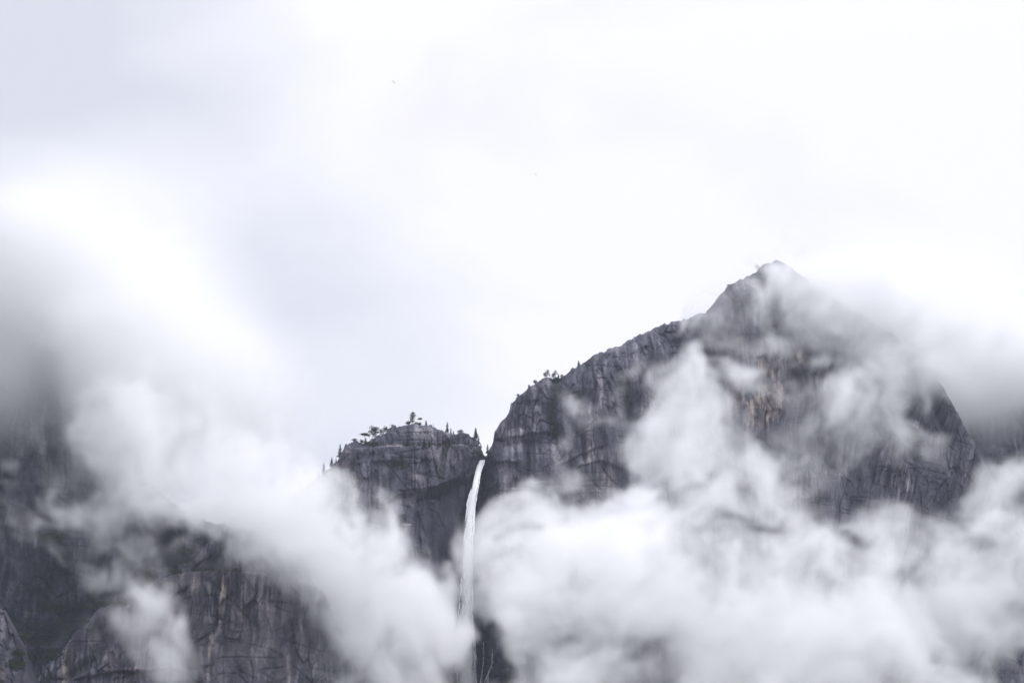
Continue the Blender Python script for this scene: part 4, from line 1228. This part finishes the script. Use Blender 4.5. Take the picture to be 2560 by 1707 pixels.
def cloud_object(name, dens, mn, mx):
    nz, ny, nx = dens.shape
    zz, yy, xx = np.meshgrid(np.linspace(mn[2], mx[2], nz, dtype=np.float32), np.linspace(mn[1], mx[1], ny, dtype=np.float32), np.linspace(mn[0], mx[0], nx, dtype=np.float32), indexing='ij')
    me = bpy.data.meshes.new(name)
    me.vertices.add(dens.size)
    me.vertices.foreach_set('co', np.stack([xx, yy, zz], -1).reshape(-1))
    a = me.attributes.new('droplets', 'FLOAT', 'POINT')
    a.data.foreach_set('value', dens.reshape(-1).astype(np.float32))
    me.materials.append(M_CLOUD)
    ob = bpy.data.objects.new(name, me); COL.objects.link(ob)
    g = bpy.data.node_groups.new(name, 'GeometryNodeTree')
    g.interface.new_socket('Geometry', in_out='INPUT', socket_type='NodeSocketGeometry')
    g.interface.new_socket('Geometry', in_out='OUTPUT', socket_type='NodeSocketGeometry')
    N, L = g.nodes, g.links
    gi, go = N.new('NodeGroupInput'), N.new('NodeGroupOutput')
    vc = N.new('GeometryNodeVolumeCube')
    vc.inputs['Min'].default_value = mn; vc.inputs['Max'].default_value = mx
    for ax, n in zip('XYZ', (nx, ny, nz)): vc.inputs['Resolution ' + ax].default_value = n
    pos = N.new('GeometryNodeInputPosition')

    def vm(op, s, v=None):
        k = N.new('ShaderNodeVectorMath'); k.operation = op
        L.new(s, k.inputs[0])
        if v is not None: k.inputs[1].default_value = v
        return k
    s = vm('SUBTRACT', pos.outputs[0], tuple(mn))
    s = vm('MULTIPLY', s.outputs[0], tuple((np.array([nx, ny, nz]) - 1) / (np.array(mx) - np.array(mn))))
    s = vm('ADD', s.outputs[0], (.5, .5, .5))
    s = vm('FLOOR', s.outputs[0])
    sep = N.new('ShaderNodeSeparateXYZ'); L.new(s.outputs[0], sep.inputs[0])

    def im(op, a_, b_):
        k = N.new('FunctionNodeIntegerMath'); k.operation = op
        for i, v in enumerate((a_, b_)):
            if isinstance(v, int): k.inputs[i].default_value = v
            else: L.new(v, k.inputs[i])
        return k.outputs[0]
    idx = im('ADD', im('MULTIPLY', im('ADD', im('MULTIPLY', sep.outputs['Z'], ny), sep.outputs['Y']), nx), sep.outputs['X'])
    na = N.new('GeometryNodeInputNamedAttribute'); na.data_type = 'FLOAT'; na.inputs['Name'].default_value = 'droplets'
    si = N.new('GeometryNodeSampleIndex'); si.data_type = 'FLOAT'; si.domain = 'POINT'; si.clamp = True
    L.new(gi.outputs[0], si.inputs['Geometry']); L.new(na.outputs['Attribute'], si.inputs['Value']); L.new(idx, si.inputs['Index'])
    L.new(si.outputs['Value'], vc.inputs['Density'])
    sm = N.new('GeometryNodeSetMaterial'); sm.inputs['Material'].default_value = M_CLOUD
    L.new(vc.outputs[0], sm.inputs[0]); L.new(sm.outputs[0], go.inputs[0])
    md = ob.modifiers.new('droplets', 'NODES'); md.node_group = g
    return ob


tag(cloud_object('low_clouds', DENS, NEAR.mn, NEAR.mx), 'white low clouds drifting in front of the granite cliffs', 'clouds', kind='stuff')
tag(cloud_object('high_clouds', DBACK, FAR.mn, FAR.mx), 'smooth grey cloud wrapped behind the right shoulder and over the left wall', 'clouds', kind='stuff')

# ------------------------------------------------------------------ haze
HAZE = 3.0e-5
hb = bmesh.new()
bmesh.ops.create_cube(hb, size=1.0)
hm = bpy.data.meshes.new('haze'); hb.to_mesh(hm); hb.free()
haze = bpy.data.objects.new('haze', hm); COL.objects.link(haze)
haze.scale = (13000, 13000, 1500); haze.location = (0, 3000, 735)
mh, nth = new_mat('haze')
ho = nth.nodes.new('ShaderNodeOutputMaterial'); hv = nth.nodes.new('ShaderNodeVolumePrincipled')
hv.inputs['Density'].default_value = HAZE
hv.inputs['Color'].default_value = (0.78, 0.84, 1.0, 1)
hv.inputs['Anisotropy'].default_value = 0.2
nth.links.new(hv.outputs[0], ho.inputs['Volume'])
hm.materials.append(mh)
tag(haze, 'thin bluish air between the viewer and the cliffs', 'haze', kind='stuff')
